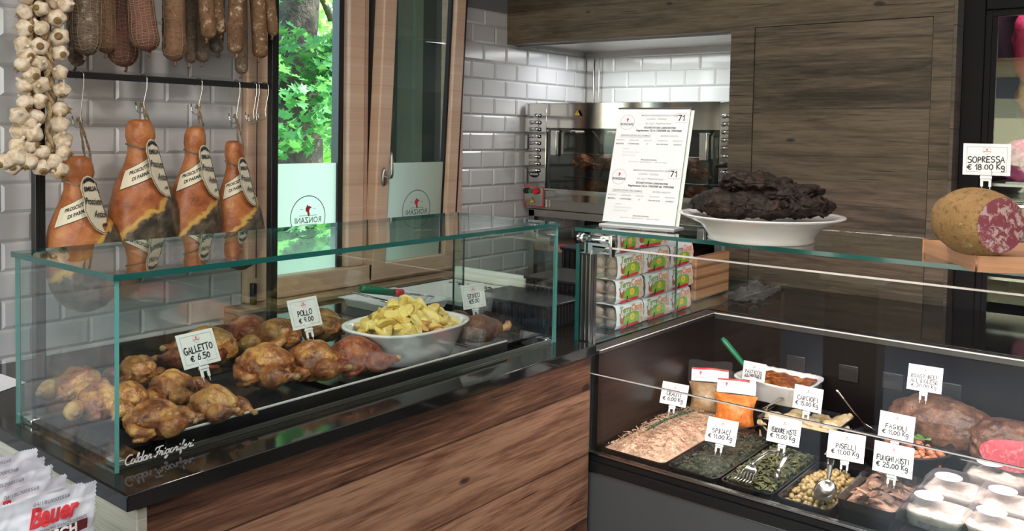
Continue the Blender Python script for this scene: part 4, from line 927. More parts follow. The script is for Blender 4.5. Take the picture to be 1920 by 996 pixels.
def salami(px, py, hw, Y, kind, mat_, label, group, seed, lean=0, net=None, name='salami'):
    tip = at(px, py, 1, Y); R = hw*.00163*(Y/2.9); L = 2.43-tip.z
    t = thing(name, label, 'salami', (tip.x, Y, tip.z), 0, group)
    fat = kind == 'coppa'
    def rad(s):   # s: height above the tip
        e = R*(1.15 if fat else .9)
        k = math.sqrt(max(0, 1-(1-min(1, s/e))**2)) if s < e else 1
        return max(R*k*(1-.10*math.sin(s*9+seed)*fat), .004)
    def P(a, s, off=0):
        n_ = 1+(.09 if fat else .05)*nz((math.cos(a)*1.2+seed*5, math.sin(a)*1.2, s*(11 if fat else 16)), 1, 3)
        r = rad(s)*n_+off
        return Vector((lean*s*-1+.010*math.sin(s*5+seed)+r*math.cos(a), r*math.sin(a), s))
    b = B(); n = 24; ss = [0, .002, .006, .012, .02, .03, .042, .056, .075]; s = .095
    while s < L: ss.append(s); s += .022
    V = [[b.bm.verts.new(P(2*PI*k/n, s)) for k in range(n)] for s in ss]
    for u in range(len(ss)-1):
        for k in range(n): f = b.bm.faces.new((V[u][k], V[u][(k+1) % n], V[u+1][(k+1) % n], V[u+1][k])); f.smooth = True
    b.bm.faces.new(V[0][::-1]); b.bm.faces.new(V[-1])
    b.tube([(0, 0, .004), (.003, 0, -.006), (-.002, 0, -.016)], [.006, .004, .006], 8); b.build('casing', [M[mat_]], t, world=False)
    if net:
        b = B(); st, nv = net; s = .02
        while s < min(L, .42): b.tube([P(2*PI*k/20, s+.004*math.sin(k*1.3+s*50), .0012) for k in range(20)], .0011, 4, closed=True); s += st
        for k in range(nv): b.tube([P(2*PI*k/nv+.15+.06*math.sin(q*.9+k), .004+q*.018, .0014) for q in range(int(min(L, .42)/.018))], .0011, 4)
        b.build('netting', [M['string']], t, world=False)
    b = B(); b.tube([P(0, L-.01)-Vector((R, 0, 0)), Vector((-lean*L, 0, L+.03))], .002, 6); b.build('string', [M['string']], t, world=False)
    return t
gs = 'salami and coppa on the top of the rack'
for k, a in enumerate(((140, 124, 19, 3.02, 'coppa', 'sal_grey', 'dark netted coppa hanging behind the garlic', .0, (.016, 12)), (158, 104, 28, 2.90, 'coppa', 'sal_grey', 'mould grey netted coppa hanging next to the garlic', .0, (.013, 14)),
    (198, 100, 19, 2.97, 'coppa', 'sal_brown', 'brown netted coppa between the grey and the reddish ones', .0, (.014, 12)), (236, 126, 27, 3.00, 'coppa', 'sal_red', 'dark reddish coppa hanging lowest behind', .06, (.014, 14)), (280, 97, 26, 2.87, 'coppa', 'sal_red', 'reddish netted coppa leaning to the right in front', .16, (.009, 16)),
    (328, 115, 26, 2.90, 'coppa', 'sal_brown', 'brown coppa tied with a wide twine grid', .06, (.042, 4)), (354, 119, 12, 2.99, 'sal', 'sal_grey', 'thin grey salami behind the twine tied coppa', .0, None), (387, 73, 17, 2.88, 'sal', 'sal_spot', 'speckled salami in front with a pale knotted end', .06, None),
    (378, 117, 15, 2.98, 'sal', 'sal_grey', 'grey salami hanging behind the speckled one', .0, None), (414, 65, 16, 2.90, 'sal', 'sal_spot', 'short speckled salami right of the middle', .08, None), (410, 100, 16, 3.00, 'sal', 'sal_grey', 'dark salami behind the short speckled one', .0, None),
    (443, 101, 18, 2.86, 'sal', 'sal_spot', 'thick brown speckled salami with a loop of string', .02, None), (451, 139, 15, 2.96, 'sal', 'sal_grey', 'long salami whose white mouldy tip hangs lowest', .04, None), (484, 109, 18, 2.89, 'sal', 'sal_spot', 'speckled salami second from the window', .05, None), (510, 67, 14, 2.88, 'sal', 'sal_spot', 'speckled salami nearest the window pane', .10, None))):
    salami(a[0], a[1], a[2], a[3], a[4], a[5], a[6], gs, k+1, a[7], a[8], 'coppa' if a[4] == 'coppa' else 'salami')
# ---- garlic plaits
def bulb_bm():
    b = B()
    def fn(v, a, r, z):
        k = 1+.085*math.cos(5*a)*min(1, r/.016); return Vector((v.x*k, v.y*k, v.z))
    b.lathe([(.004, -.019), (.010, -.0195), (.018, -.015), (.0235, -.006), (.0245, .003), (.021, .011), (.013, .0175), (.0065, .022), (.0045, .030), (.004, .036)], 30, fn=fn)
    b.lathe([(.0085, -.0235), (.0105, -.0195), (.008, -.017)], 10, mi=1)
    for k in range(9):
        a = k*.7; b.tube([(.004*math.cos(a), .004*math.sin(a), -.019), (.008*math.cos(a), .008*math.sin(a), -.026-.002*(k % 3))], .0012, 4, mi=1)
    return b
bulb0 = None
def braid(label, top, bottom, bulbs, stalk, seed):
    global bulb0
    q0 = at(*bottom, 1, 2.86); t = thing('garlic_braid', label, 'garlic', q0, 0, 'garlic plaits by the rack'); rnd = random.Random(seed)
    b = B(); pts = [at(px, py, 1, 2.87)-q0 for px, py in stalk]
    dense = []
    for A, D in zip(pts, pts[1:]): dense += [A.lerp(D, k/10) for k in range(10)]
    for ph in range(3): b.tube([p+Vector((.011*math.cos(k*.55+ph*2.09), .008*math.sin(k*1.1+ph*2.09), 0)) for k, p in enumerate(dense)], .0085, 8)
    for k in range(24):
        p = dense[rnd.randrange(len(dense))]; u = Vector((rnd.uniform(-1, 1), rnd.uniform(-1, .2), rnd.uniform(-1, .3)))
        b.tube([p, p+u*.02, p+u*.035+Vector((0, 0, -.01))], [.0016, .0014, .0008], 5)
    b.build('plait', [M['braid']], t, world=False)
    for px, py in bulbs:
        p = at(px, py, 1, 2.845+rnd.uniform(-.012, .012))-q0
        if bulb0 is None: o = bulb0 = bulb_bm().build('garlic_bulb', [M['garlic'], M['garlic_root']], t, world=False)
        else: o = dup(bulb0, parent=t)
        o.location = p; o.rotation_euler = (rnd.uniform(-1.6, -.3) if rnd.random() < .62 else rnd.uniform(.6, 2.2), rnd.uniform(-.8, .8), rnd.uniform(-1.2, 1.2)); o.scale = (rnd.uniform(.98, 1.2),)*3
    return t
braid('left garlic plait with two columns of bulbs hanging past the bar', (60, -40), (45, 315), [(46, 23), (76, 16), (46, 53), (77, 53), (43, 83), (73, 87), (42, 122), (73, 119), (50, 103), (47, 158), (75, 159), (60, 140), (47, 192), (75, 189), (36, 217), (67, 220), (35, 246), (62, 250), (52, 234), (35, 275), (58, 272), (8, 303), (24, 312), (54, 303), (33, 294), (48, -8), (78, -14), (44, -40), (76, -44)], [(62, -160), (62, 0), (60, 120), (58, 230), (45, 290)], 2)
braid('right garlic plait with a twisted straw stalk and one column of bulbs', (100, -40), (100, 320), [(106, 34), (104, 4), (122, 8), (111, 69), (113, 100), (112, 136), (116, 169), (113, 205), (112, 233), (118, 263), (119, 287), (79, 286), (98, 304), (78, 313), (111, 320), (107, 340-22), (100, -30), (118, -28)], [(88, -160), (86, 20), (88, 100), (93, 160), (98, 220), (95, 295)], 4)
# the cord of the blind beside the window
b = B(); x = at(480, 300, 1, 3.17).x; b.tube([(x, 3.165, 2.6), (x, 3.165, .98)], .002, 6); b.box(x-.022, x+.0, 3.155, 3.18, .86, .96, bev=.004)
tag(b.build('blind_cord', [M['black']]), 'thin black cord with a dark pull box hanging on the window frame', 'cord')
# ------------------------------------------------------------------ foods in the chilled case
ZD = .577
def deep_tray(name, label, x0, x1, y0, y1, h, mat_, group, z=ZD, r=.02, rim=.007, cat='tray'):
    t = thing(name, label, cat, ((x0+x1)/2, (y0+y1)/2, z), 0, group)
    cx, cy, hx, hy = (x0+x1)/2, (y0+y1)/2, (x1-x0)/2, (y1-y0)/2
    b = B(); prof = [(.90, 0), (.985, h), (1.0, h), (1.0, h+.003), (.965, h+.003), (.88, .004)]
    rings = []
    for k, zz in prof:
        pts = []
        for sx, sy, a0 in ((1, 1, 0), (-1, 1, 90), (-1, -1, 180), (1, -1, 270)):
            for i in range(5):
                a = math.radians(a0+22.5*i); d = (1-k)*hy
                pts.append(Vector((cx+sx*(hx-d-r)+r*math.cos(a), cy+sy*(hy-d-r)+r*math.sin(a), z+zz)))
        rings.append([b.bm.verts.new(p) for p in pts])
    n = 20
    for A, D in zip(rings, rings[1:]):
        for k in range(n): f = b.bm.faces.new((A[k], A[(k+1) % n], D[(k+1) % n], D[k])); f.smooth = False
    b.bm.faces.new(rings[0][::-1]); b.bm.faces.new(rings[-1])
    b.build('tray_shell', [mat_], t)
    return t
def mound(name, label, cat, x0, x1, y0, y1, z, hf, mat_, kind='stuff', n=70, amp=.006, fr=22, seed=0, parent=None, group=None):
    b = B(); ny = max(12, int(n*(y1-y0)/(x1-x0)))
    def fn(u, v):
        e = min(u, 1-u, v*(y1-y0)/(x1-x0), (1-v)*(y1-y0)/(x1-x0)); ed = min(1, e/.07)
        x, y = x0+(x1-x0)*u, y0+(y1-y0)*v
        return (x, y, z+hf(u, v)*math.sqrt(ed)+amp*ed*nz((x*fr+seed, y*fr, seed), 1, 4)-.004*(1-ed))
    b.grid(n, ny, fn); o = b.build(name, [mat_], parent); tag(o, label, cat, group, kind); return o
def strips(name, label, cat, x0, x1, y0, y1, zf, n, mat_, L, wd, seed, parent=None, kind='stuff', curl=1.0):
    rnd = random.Random(seed); b = B()
    for k in range(n):
        x, y = rnd.uniform(x0, x1), rnd.uniform(y0, y1); z = zf(x, y)+rnd.uniform(-.002, .006); a = rnd.uniform(0, 6.28); p = Vector((x, y, z)); prev = None; l_ = L*rnd.uniform(.5, 1.3); tw = rnd.uniform(-1.4, 1.4)*curl
        for i in range(7):
            d = Vector((math.cos(a), math.sin(a), rnd.uniform(-.35, .35))); u = Vector((-d.y, d.x, rnd.uniform(-.8, .8)))*wd*.5*math.sin(PI*(i+.7)/7.4)*rnd.uniform(.7, 1.2)
            q = (b.bm.verts.new(p-u), b.bm.verts.new(p+u))
            if prev: f = b.bm.faces.new((prev[0], q[0], q[1], prev[1])); f.smooth = True
            prev = q; p = p+d*l_/6; a += tw*.35
            lim = zf(min(max(p.x, x0), x1), min(max(p.y, y0), y1)); p.z = max(min(p.z, lim+.012), lim-.004); p.x = min(max(p.x, x0), x1); p.y = min(max(p.y, y0), y1)
    return tag(b.build(name, [mat_], parent, fixn=False), label, cat, None, kind)
gt = 'black trays at the front of the chilled case'; BP_ = M['black_plastic']
# sauerkraut
deep_tray('food_tray', 'long black tray of sauerkraut at the left end of the chilled case', 2.350, 2.875, 1.272, 1.500, .040, BP_, gt)
kz = lambda x, y: ZD+.046+.028*math.sin(PI*min(1, max(0, (x-2.36)/.50)))*math.sin(PI*min(1, max(0, (y-1.28)/.21)))
mound('sauerkraut', 'pale pink sauerkraut heaped in the long black tray', 'sauerkraut', 2.358, 2.868, 1.280, 1.492, ZD+.043, lambda u, v: .036*math.sin(PI*u)**.6*math.sin(PI*v)**.6, M['kraut'], n=80, amp=.007, fr=30)
strips('sauerkraut_shreds', 'loose shreds on top of the sauerkraut', 'sauerkraut', 2.365, 2.86, 1.287, 1.487, lambda x, y: kz(x, y)+.006, 900, M['kraut'], .028, .0035, 3)
t = thing('rosemary_sprig', 'rosemary sprig lying on the sauerkraut', 'herb', at(1258, 793, 2, ZD+.100), 0)
b = B(); rnd = random.Random(9); A_, D_ = at(1214, 806, 2, ZD+.096), at(1302, 770, 2, ZD+.092); b.tube([A_, A_.lerp(D_, .5)+Vector((0, 0, .006)), D_], .0016, 6); b.build('stem', [M['bark']], t)
b = B()
for k in range(120):
    u = k/120; p = A_.lerp(D_, u)+Vector((0, 0, .006*math.sin(PI*u))); d = (D_-A_).normalized()*.016*-1+Vector((rnd.uniform(-.011, .011), rnd.uniform(-.011, .011), rnd.uniform(-.002, .011)))
    b.tube([p, p+d*.6, p+d*1.2], [.0014, .0020, .0006], 5)
b.build('needles', [M['rosemary']], t)
def wrap(label, x0, x1, y0, y1, z, seed, hf=lambda u, v: .006):
    b = B(); b.grid(46, 24, lambda u, v: (x0+(x1-x0)*u, y0+(y1-y0)*v, z+hf(u, v)+.004*nz((u*5+seed, v*5, seed), 1, 3)))
    return tag(b.build('cling_film', [M['film']], None), label, 'cling film', 'films over the trays')
wrap('clear film over the sauerkraut', 2.352, 2.872, 1.274, 1.498, ZD+.052, 1, lambda u, v: .046*math.sin(PI*u)**.5*math.sin(PI*v)**.5)
# spinach
deep_tray('food_tray', 'black tray of chopped spinach next to the sauerkraut', 2.350, 2.79, 1.098, 1.264, .040, BP_, gt)
mound('spinach', 'dark chopped spinach under film', 'spinach', 2.358, 2.782, 1.106, 1.256, ZD+.028, lambda u, v: .012*math.sin(PI*u)*math.sin(PI*v), M['spinach'], n=70, amp=.009, fr=34, seed=2)
strips('spinach_leaves', 'loose dark spinach leaves on the chopped spinach', 'spinach', 2.366, 2.775, 1.112, 1.250, lambda x, y: ZD+.040, 420, M['spinach'], .022, .007, 5)
wrap('clear film over the spinach', 2.350, 2.79, 1.098, 1.264, ZD+.0505, 2)
# mixed greens
deep_tray('food_tray', 'black tray of mixed cooked greens with a serving fork', 2.350, 2.73, .930, 1.090, .040, BP_, gt)
gz = lambda x, y: ZD+.040+.022*math.sin(PI*min(1, max(0, (x-2.36)/.36)))*math.sin(PI*min(1, max(0, (y-.938)/.144)))
mound('cooked_greens', 'bed of dark cooked greens', 'vegetables', 2.358, 2.722, .938, 1.082, ZD+.030, lambda u, v: .020*math.sin(PI*u)*math.sin(PI*v), M['spinach'], n=60, amp=.008, fr=30, seed=4)
strips('greens_strips', 'tangled strips of cooked green vegetables', 'vegetables', 2.366, 2.715, .944, 1.076, gz, 700, M['greens'], .055, .009, 7, curl=1.6)
# peas
deep_tray('food_tray', 'black tray of peas with a steel serving spoon', 2.350, 2.70, .772, .922, .040, BP_, gt)
pea = None; rnd = random.Random(3); npea = 0
for layer, zz in enumerate((.022, .034, .046)):
    xs = [2.385+.0175*i for i in range(17)]; ys = [.790+.0165*j for j in range(8)]
    for i, x in enumerate(xs):
        for j, y in enumerate(ys):
            e = ((x-2.53)/.145)**2+((y-.847)/.062)**2
            if layer == 1 and e > 1.0: continue
            if layer == 2 and e > .62: continue
            if layer == 0 and e < .35: continue
            if npea >= 295: continue
            if pea is None: pb = B(); pb.sph((0, 0, 0), .0082, 2, 0, lump(2, .10, 1.6)); o = pea = pb.build('stewed_pea', [M['pea']])
            else: o = dup(pea)
            npea += 1; o.location = (x+rnd.uniform(-.004, .004)+.006*(layer % 2), y+rnd.uniform(-.004, .004), ZD+zz+rnd.uniform(-.003, .003)); o.rotation_euler = (rnd.uniform(0, 6), rnd.uniform(0, 6), 0)
            tag(o, 'olive yellow stewed pea in the black tray under the steel spoon', 'pea', 'stewed peas in the tray')
def spoon(name, label, P0, P1, bowl, wd, L, mat_='steel', tines=0, lift=0, cat='spoon'):
    """cutlery from handle end P0 to the neck P1 with its bowl going on towards bowl"""
    P0, P1, bowl = Vector(P0), Vector(P1), Vector(bowl); t = thing(name, label, cat, P1, 0)
    b = B(); d = (bowl-P1).normalized(); u = d.cross(Vector((0, 0, 1))).normalized(); nrm = u.cross(d).normalized()
    b.tube([P0, P0.lerp(P1, .35)+nrm*lift, P0.lerp(P1, .75)+nrm*lift*.6, P1, P1+d*.012], [.0095, .0085, .006, .005, .006], 10, flat=.32); b.build('handle', [M[mat_]], t)
    b = B()
    if not tines:
        def f(uu, vv):
            s_ = uu; a = (vv-.5)*2; w_ = wd*math.sin(PI*min(1, .10+.90*s_)**.8)**.6*(1-.1*s_) if s_ < 1 else 0
            w_ = wd*math.sqrt(max(0, 1-((s_-.52)/.53)**2)); return P1+d*(s_*L)+u*(a*w_)-nrm*(.014*(1-a*a)*math.sin(PI*s_))
        b.grid(18, 12, f); bmesh.ops.solidify(b.bm, geom=b.bm.faces[:], thickness=.0015); b.build('bowl', [M[mat_]], t)
    else:
        b.grid(8, 8, lambda s_, v: P1+d*(s_*L*.5)+u*((v-.5)*2*wd*math.sin(PI/2*min(1, .25+s_)))-nrm*(.010*math.sin(PI*s_*.8))); bmesh.ops.solidify(b.bm, geom=b.bm.faces[:], thickness=.0016)
        b.build('fork_plate', [M[mat_]], t)
        for k in range(tines):
            o_ = u*((k/(tines-1)-.5)*1.85*wd); b = B(); b.tube([P1+d*L*.48+o_-nrm*.006, P1+d*L*.75+o_*1.05-nrm*.012, P1+d*L+o_*1.05-nrm*.006], [.0026, .0024, .0012], 6); b.build('tine', [M[mat_]], t)
    return t
spoon('serving_spoon', 'steel serving spoon face down on the peas', at(1558, 862, 2, .695), at(1553, 900, 2, .660), at(1540, 945, 2, .625), .030, .085)
spoon('serving_fork', 'steel serving fork with six tines on the mixed greens', at(1458, 846, 2, .690), at(1412, 868, 2, .670), at(1385, 905, 2, .640), .024, .085, tines=6, lift=.012, cat='fork')
spoon('steel_spoon', 'second slim steel handle lying in the mixed greens', at(1476, 850, 2, .690), at(1460, 880, 2, .655), at(1444, 915, 2, .630), .012, .05)
# mushrooms
MX0, MX1, MY0, MY1 = 2.405, 2.70, .605, .785
mx = at(1575, 930, 2, .655)
fx0, fx1 = 2.385, 2.66; fy0, fy1 = .548, .722
deep_tray('mushroom_box', 'square black box of mixed mushrooms under crinkled film', 2.37, 2.66, .612, .764, .072, BP_, gt, r=.016)
mound('mushroom_bed', 'pinkish brown mushroom pieces at the bottom of the black box', 'mushrooms', 2.378, 2.652, .620, .756, ZD+.052, lambda u, v: .010*math.sin(PI*u)*math.sin(PI*v), M['funghi'], n=40, amp=.009, fr=40, seed=8)
rnd = random.Random(12); mpro = []
for k in range(30):
    if len(mpro) < 4:
        b = B(); kk = len(mpro); b.grid(10, 5, lambda u, v: ((u-.5)*(.052+.01*kk), (v-.5)*(.022+.003*kk)*math.sin(PI*min(1, .18+u*.8)), .010*math.sin(PI*u)-.006*abs(v-.5)+.003*nz((u*4+kk*3, v*4, 1), 1, 2))); bmesh.ops.solidify(b.bm, geom=b.bm.faces[:], thickness=.004); o = b.build('mushroom_slice', [M['funghi']]); mpro.append(o)
    else: o = dup(mpro[rnd.randrange(4)])
    tag(o, 'brown mushroom slice in the film covered black box', 'mushroom', 'mushroom slices in the box'); o.location = (rnd.uniform(2.41, 2.63), rnd.uniform(.645, .735), ZD+.064+rnd.uniform(0, .012)); o.rotation_euler = (rnd.uniform(-.5, .5), rnd.uniform(-.4, .4), rnd.uniform(0, 6.28))
wrap('crinkled clear film over the mushroom box', 2.368, 2.662, .610, .766, ZD+.080, 6, lambda u, v: .008*math.sin(PI*u)*math.sin(PI*v))
# ---- back row: soup bags on a plate, artichokes, beans, roasts, pasta bake
pc = at(1365, 762, 2, .640); pc = Vector((pc.x+.06, pc.y+.02, ZD))
b = B(); b.lathe([(.085, 0), (.10, .004), (.135, .040), (.155, .052), (.157, .055), (.150, .056), (.128, .044), (.09, .010)], 48, c=(2.885, 1.335, ZD)); tag(b.build('black_plate', [M['black_plastic']]), 'round black plate under the two sauce bags', 'plate')
def bag(label, c0, yaw, tilt, w_, h_, mat_, head):
    t = thing('sauce_bag', label, 'bag of sauce', c0, math.radians(yaw), 'sealed sauce bags on the black plate')
    T = Matrix.Rotation(-math.radians(tilt), 4, 'X')
    def shell(th, wz, h0, h1, seed):
        def f(side):
            return lambda u, v: (((u-.5)*wz*(1-.16*math.sin(PI*v)*(th > .01))), side*th*(max(0, math.sin(PI*u))**.6)*(max(0, math.sin(PI*min(1, v*1.0)))**.55)+.004*nz((u*5+seed, v*5, side), 1, 3), h0+(h1-h0)*v)
        b = B(); b.grid(26, 18, f(1)); b.grid(26, 18, f(-1)); return b
    shell(.040, w_*.96, .004, h_*.66, 2).xf(T).build('sauce', [mat_], t, world=False)
    shell(.043, w_, 0, h_*.70, 2).xf(T).build('clear_pouch', [M['film']], t, world=False)
    b = B(); b.grid(20, 10, lambda u, v: ((u-.5)*w_*1.02, .004*math.sin(u*7+1)*(.4+v), h_*.64+h_*.46*v+.004*math.sin(u*9))); b.xf(T).build('pouch_top', [M['clear_plastic']], t, world=False)
    b = B(); b.grid(20, 6, lambda u, v: ((u-.5)*w_*.86, .004*math.sin(u*7+1)*(.4+v)-.0062, h_*.67+h_*.26*v)); hl_ = b.xf(T).build('header_label', [M['white_card']], t, world=False)
    b = B(); b.grid(20, 1, lambda u, v: ((u-.5)*w_*.86, .004*math.sin(u*7+1)*1.4-.0075, h_*.905+h_*.035*v)); b.xf(T).build('red_band', [M['ink_red']], hl_, world=False)
    b = B(); P = T @ Matrix.Translation((-.02*w_, -.0105, h_*.79)) @ FX; text_bm(b, 'RONZANI', .0085, P @ Matrix.Translation((-w_*.22, -.009, 0)), 0, space=1.25); b.bm.faces.new([b.bm.verts.new(P @ Vector((x*.012-w_*.2, y*.012+.008, 0))) for x, y in BULL]).material_index = 1
    b.build('label_print', [M['ink_pale'], M['ink_red']], hl_, world=False, fixn=False)
bag('bag of orange sauce with a white and red header in front', Vector((2.825, 1.265, ZD+.030)), -72, 30, .155, .185, M['ragu'], 1)
bag('bag of tan broth leaning behind the orange one', Vector((2.900, 1.395, ZD+.030)), -66, 30, .155, .185, M['broth'], 1)
# artichokes
ax = (2.790, 2.995, .915, 1.172)
deep_tray('artichoke_tray', 'black tray of pale artichoke hearts in the middle row', ax[0], ax[1]+.03, ax[2], ax[3], .100, BP_, 'black dishes in the middle row', r=.02)
b = B(); b.box(ax[0]+.01, ax[1]+.015, ax[2]+.012, ax[3]-.012, ZD+.030, ZD+.060); tag(b.build('artichoke_oil', [M['artichoke']]), 'bed of oil and artichoke trimmings in the black tray', 'food', None, 'stuff')
rnd = random.Random(4); apro = []
for k, (x, y, z) in enumerate([(2.865, 1.13, .066), (2.93, 1.135, .072), (2.87, 1.075, .070), (2.94, 1.08, .080), (2.865, 1.02, .068), (2.94, 1.02, .078), (2.875, .965, .070), (2.95, .955, .082), (3.0, 1.10, .074), (3.0, 1.00, .076), (3.01, .95, .080)]):
    if len(apro) < 3:
        b = B(); kk = len(apro); b.sph((0, 0, 0), (.044, .028, .022), 3, 0, lambda p, u: p*(1+.18*nz(u*2+Vector((kk*3, 0, 0)), 1, 3)+.06*math.cos(6*math.atan2(u.y, u.z)))); b.tube([(.035, 0, 0), (.052, 0, .003)], [.012, .010], 10)
        o = b.build('artichoke_heart', [M['artichoke']]); apro.append(o)
    else: o = dup(apro[k % 3])
    tag(o, 'pale yellow artichoke heart lying in oil in the black tray', 'artichoke', 'artichoke hearts'); o.location = (x-.035, y, ZD+z+.006); o.rotation_euler = (rnd.uniform(-.4, .4), rnd.uniform(-.4, .4), rnd.uniform(0, 6.28))
spoon('long_spoon', 'thin steel spoon leaning out of the artichoke tray to the left', at(1468, 745, 2, .715), at(1440, 762, 2, .705), at(1420, 772, 2, .70), .006, .03)
# beans in a round black bowl
bw = Vector((2.895, .735, ZD))
b = B(); b.lathe([(.075, 0), (.095, .006), (.135, .075), (.150, .092), (.152, .096), (.146, .097), (.128, .078), (.085, .014)], 52, c=bw); tag(b.build('bean_bowl', [M['black_plastic']]), 'round black bowl of beans below the roast beef', 'bowl', 'black dishes in the middle row')
bn = None; rnd = random.Random(8); n_ = 0
for layer, (zz, R, cnt_) in enumerate(((.058, .098, 30), (.072, .092, 26), (.084, .070, 18), (.095, .045, 9))):
    for k in range(cnt_):
        a = 2.4*k; rr_ = R*math.sqrt((k+.5)/cnt_)
        if bn is None: b = B(); b.sph((0, 0, 0), (.0155, .0095, .0090), 2, 0, lambda p, u: p+Vector((0, -.004*math.cos(u.x*1.6)+.002, 0))); o = bn = b.build('stewed_bean', [M['bean']])
        else: o = dup(bn)
        tag(o, 'orange stewed bean in the round black bowl', 'bean', 'stewed beans in the bowl'); o.location = (bw.x+.006+rr_*math.cos(a), bw.y-.022+rr_*math.sin(a), ZD+zz+rnd.uniform(-.003, .003)); o.rotation_euler = (rnd.uniform(-.5, .5), rnd.uniform(-.5, .5), rnd.uniform(0, 6.28))
b = B(); b.box(bw.x-.001, bw.x+.001, bw.y-.001, bw.y+.001, ZD+.02, ZD+.021)
b = B()
hp = at(1728, 826, 2, ZD+.092)
for a, L in ((.3, .05), (1.3, .045), (2.4, .05), (-.8, .04), (3.4, .04)):
    d = Vector((math.cos(a), math.sin(a), .25)); u = Vector((-d.y, d.x, 0)); b.poly([hp+d*L*s_+u*w_*L+Vector((0, 0, .004*math.sin(s_*9))) for s_, w_ in ((0, .02), (.3, .22), (.42, .12), (.6, .30), (.75, .12), (.9, .18), (1, 0), (.9, -.18), (.75, -.12), (.6, -.30), (.42, -.12), (.3, -.22), (0, -.02))])
tag(b.build('parsley', [M['herb']], fixn=False), 'green parsley leaf laid beside the beans', 'herb')
spoon('bean_spoon', 'long steel spoon leaning out of the bean bowl', at(1570, 733, 2, .80), at(1615, 790, 2, .70), at(1650, 812, 2, .66), .018, .06)
# roast beef
def roast(name, label, c0, dims, rz, mat_, cut=None, seed=1):
    t = thing(name, label, 'roast beef', c0, rz, 'roast beef joints'); b = B()
    def fn(p, u):
        q = p*(1+.10*nz(u*1.7+Vector((seed*4, 0, 0)), 1, 4)+.04*nz(u*6, 1, 4)+.012*nz(u*22, 1, 2))
        if cut is None and seed == 3 and q.x < -.074: q.x = -.074+.1*(q.x+.074)
        if cut is not None and q.y < cut: q.y = cut+.0001*u.x
        q.z = max(q.z, -dims[2]*.72); return q
    b.sph((0, 0, dims[2]*.72), dims, 5, 0, fn); b.build('meat', [M[mat_]], t, world=False)
    return t
M['crust'] = blotch('roast_beef_crust', (.030, .011, .006), (.115, .050, .028), (.24, .12, .07), 15, .38, .7, 50, .009)
roast('roast_beef', 'whole brown roast beef joint behind the beans', (3.055, .655, ZD+.062), (.080, .165, .090), math.radians(-8), 'crust')
b = B(); b.box(2.97, 3.145, .34, .84, ZD+.001, ZD+.061, bev=.01); tag(b.build('raised_stand', [M['black_plastic']]), 'black raised stand under both roast beef joints', 'stand')
t = roast('roast_beef', 'cut roast beef joint with a rare pink face at the right edge', (3.00, .452, ZD+.062), (.085, .118, .080), 0, 'crust', seed=3)
b = B(); fc = Vector((-.082, -.005, .058))
def face(u, v):
    a = 2*PI*u; r = v*(1+.10*math.sin(2*a+1)+.05*math.sin(3*a)); return fc+Vector((-.003*(1-v*v)+.005*v*v+.002*nz((v*4*math.cos(a), v*4*math.sin(a), 2), 1, 3), -.020-.088*r*math.cos(a), -.002+.052*r*math.sin(a)+.004*math.cos(a)))
b.grid(40, 8, face); b.build('pink_face', [M['rare_beef']], t, world=False)
# pasta bake
lx0, lx1, ly0, ly1 = 2.940, 3.162, 1.070, 1.325
t = thing('baking_dish', 'white scalloped baking dish of browned pasta bake at the back', 'baking dish', ((lx0+lx1)/2, (ly0+ly1)/2, .683))
def scal(v, a, r, z): return v+Vector((0, 0, .0011*math.cos(34*a) if z > .06 else 0))
b = B(); b.lathe([(.098, 0), (.102, .004), (.118, .062), (.128, .070), (.128, .075), (.120, .074), (.112, .062), (.098, .01)], 136, c=((lx0+lx1)/2, (ly0+ly1)/2, .683), sx=.93, sy=1.08, sq=5, fn=scal); b.build('dish', [M['porcelain']], t)
b = B(); b.grid(50, 56, lambda u, v: (lx0+.016+(lx1-lx0-.032)*u, ly0+.018+(ly1-ly0-.036)*v, .683+.063+.009*nz((u*5, v*6, 2), 1, 4))); b.build('pasta_bake', [M['lasagna']], t)
b = B(); b.box(3.00, 3.14, 1.18, 1.30, ZD+.001, .682, bev=.008); tag(b.build('raised_block', [M['black_plastic']]), 'black raised block under the white baking dish', 'stand')
t = thing('green_spatula', 'serving spatula with a green handle standing in the pasta bake', 'spatula', at(1432, 712, 2, .76))
h0, h1 = at(1354, 634, 0, 3.02), at(1400, 690, 0, 3.05); b = B(); b.tube([h0, h0.lerp(h1, .1), h0.lerp(h1, .5), h0.lerp(h1, .9), h1], [.010, .0145, .0145, .012, .010], 14, flat=.7); b.build('handle', [M['green']], t)
b = B(); b.tube([h1, h1.lerp(at(1425, 722, 2, .745), 1)], [.006, .005], 8); b.build('blade', [M['steel']], t)
b = B(); q = h0.lerp(h1, .22); b.cyl(q+Vector((-.0108, 0, .002)), q+Vector((-.0125, 0, .002)), .006, n=16); b.build('red_dot', [M['ink_red']], t)
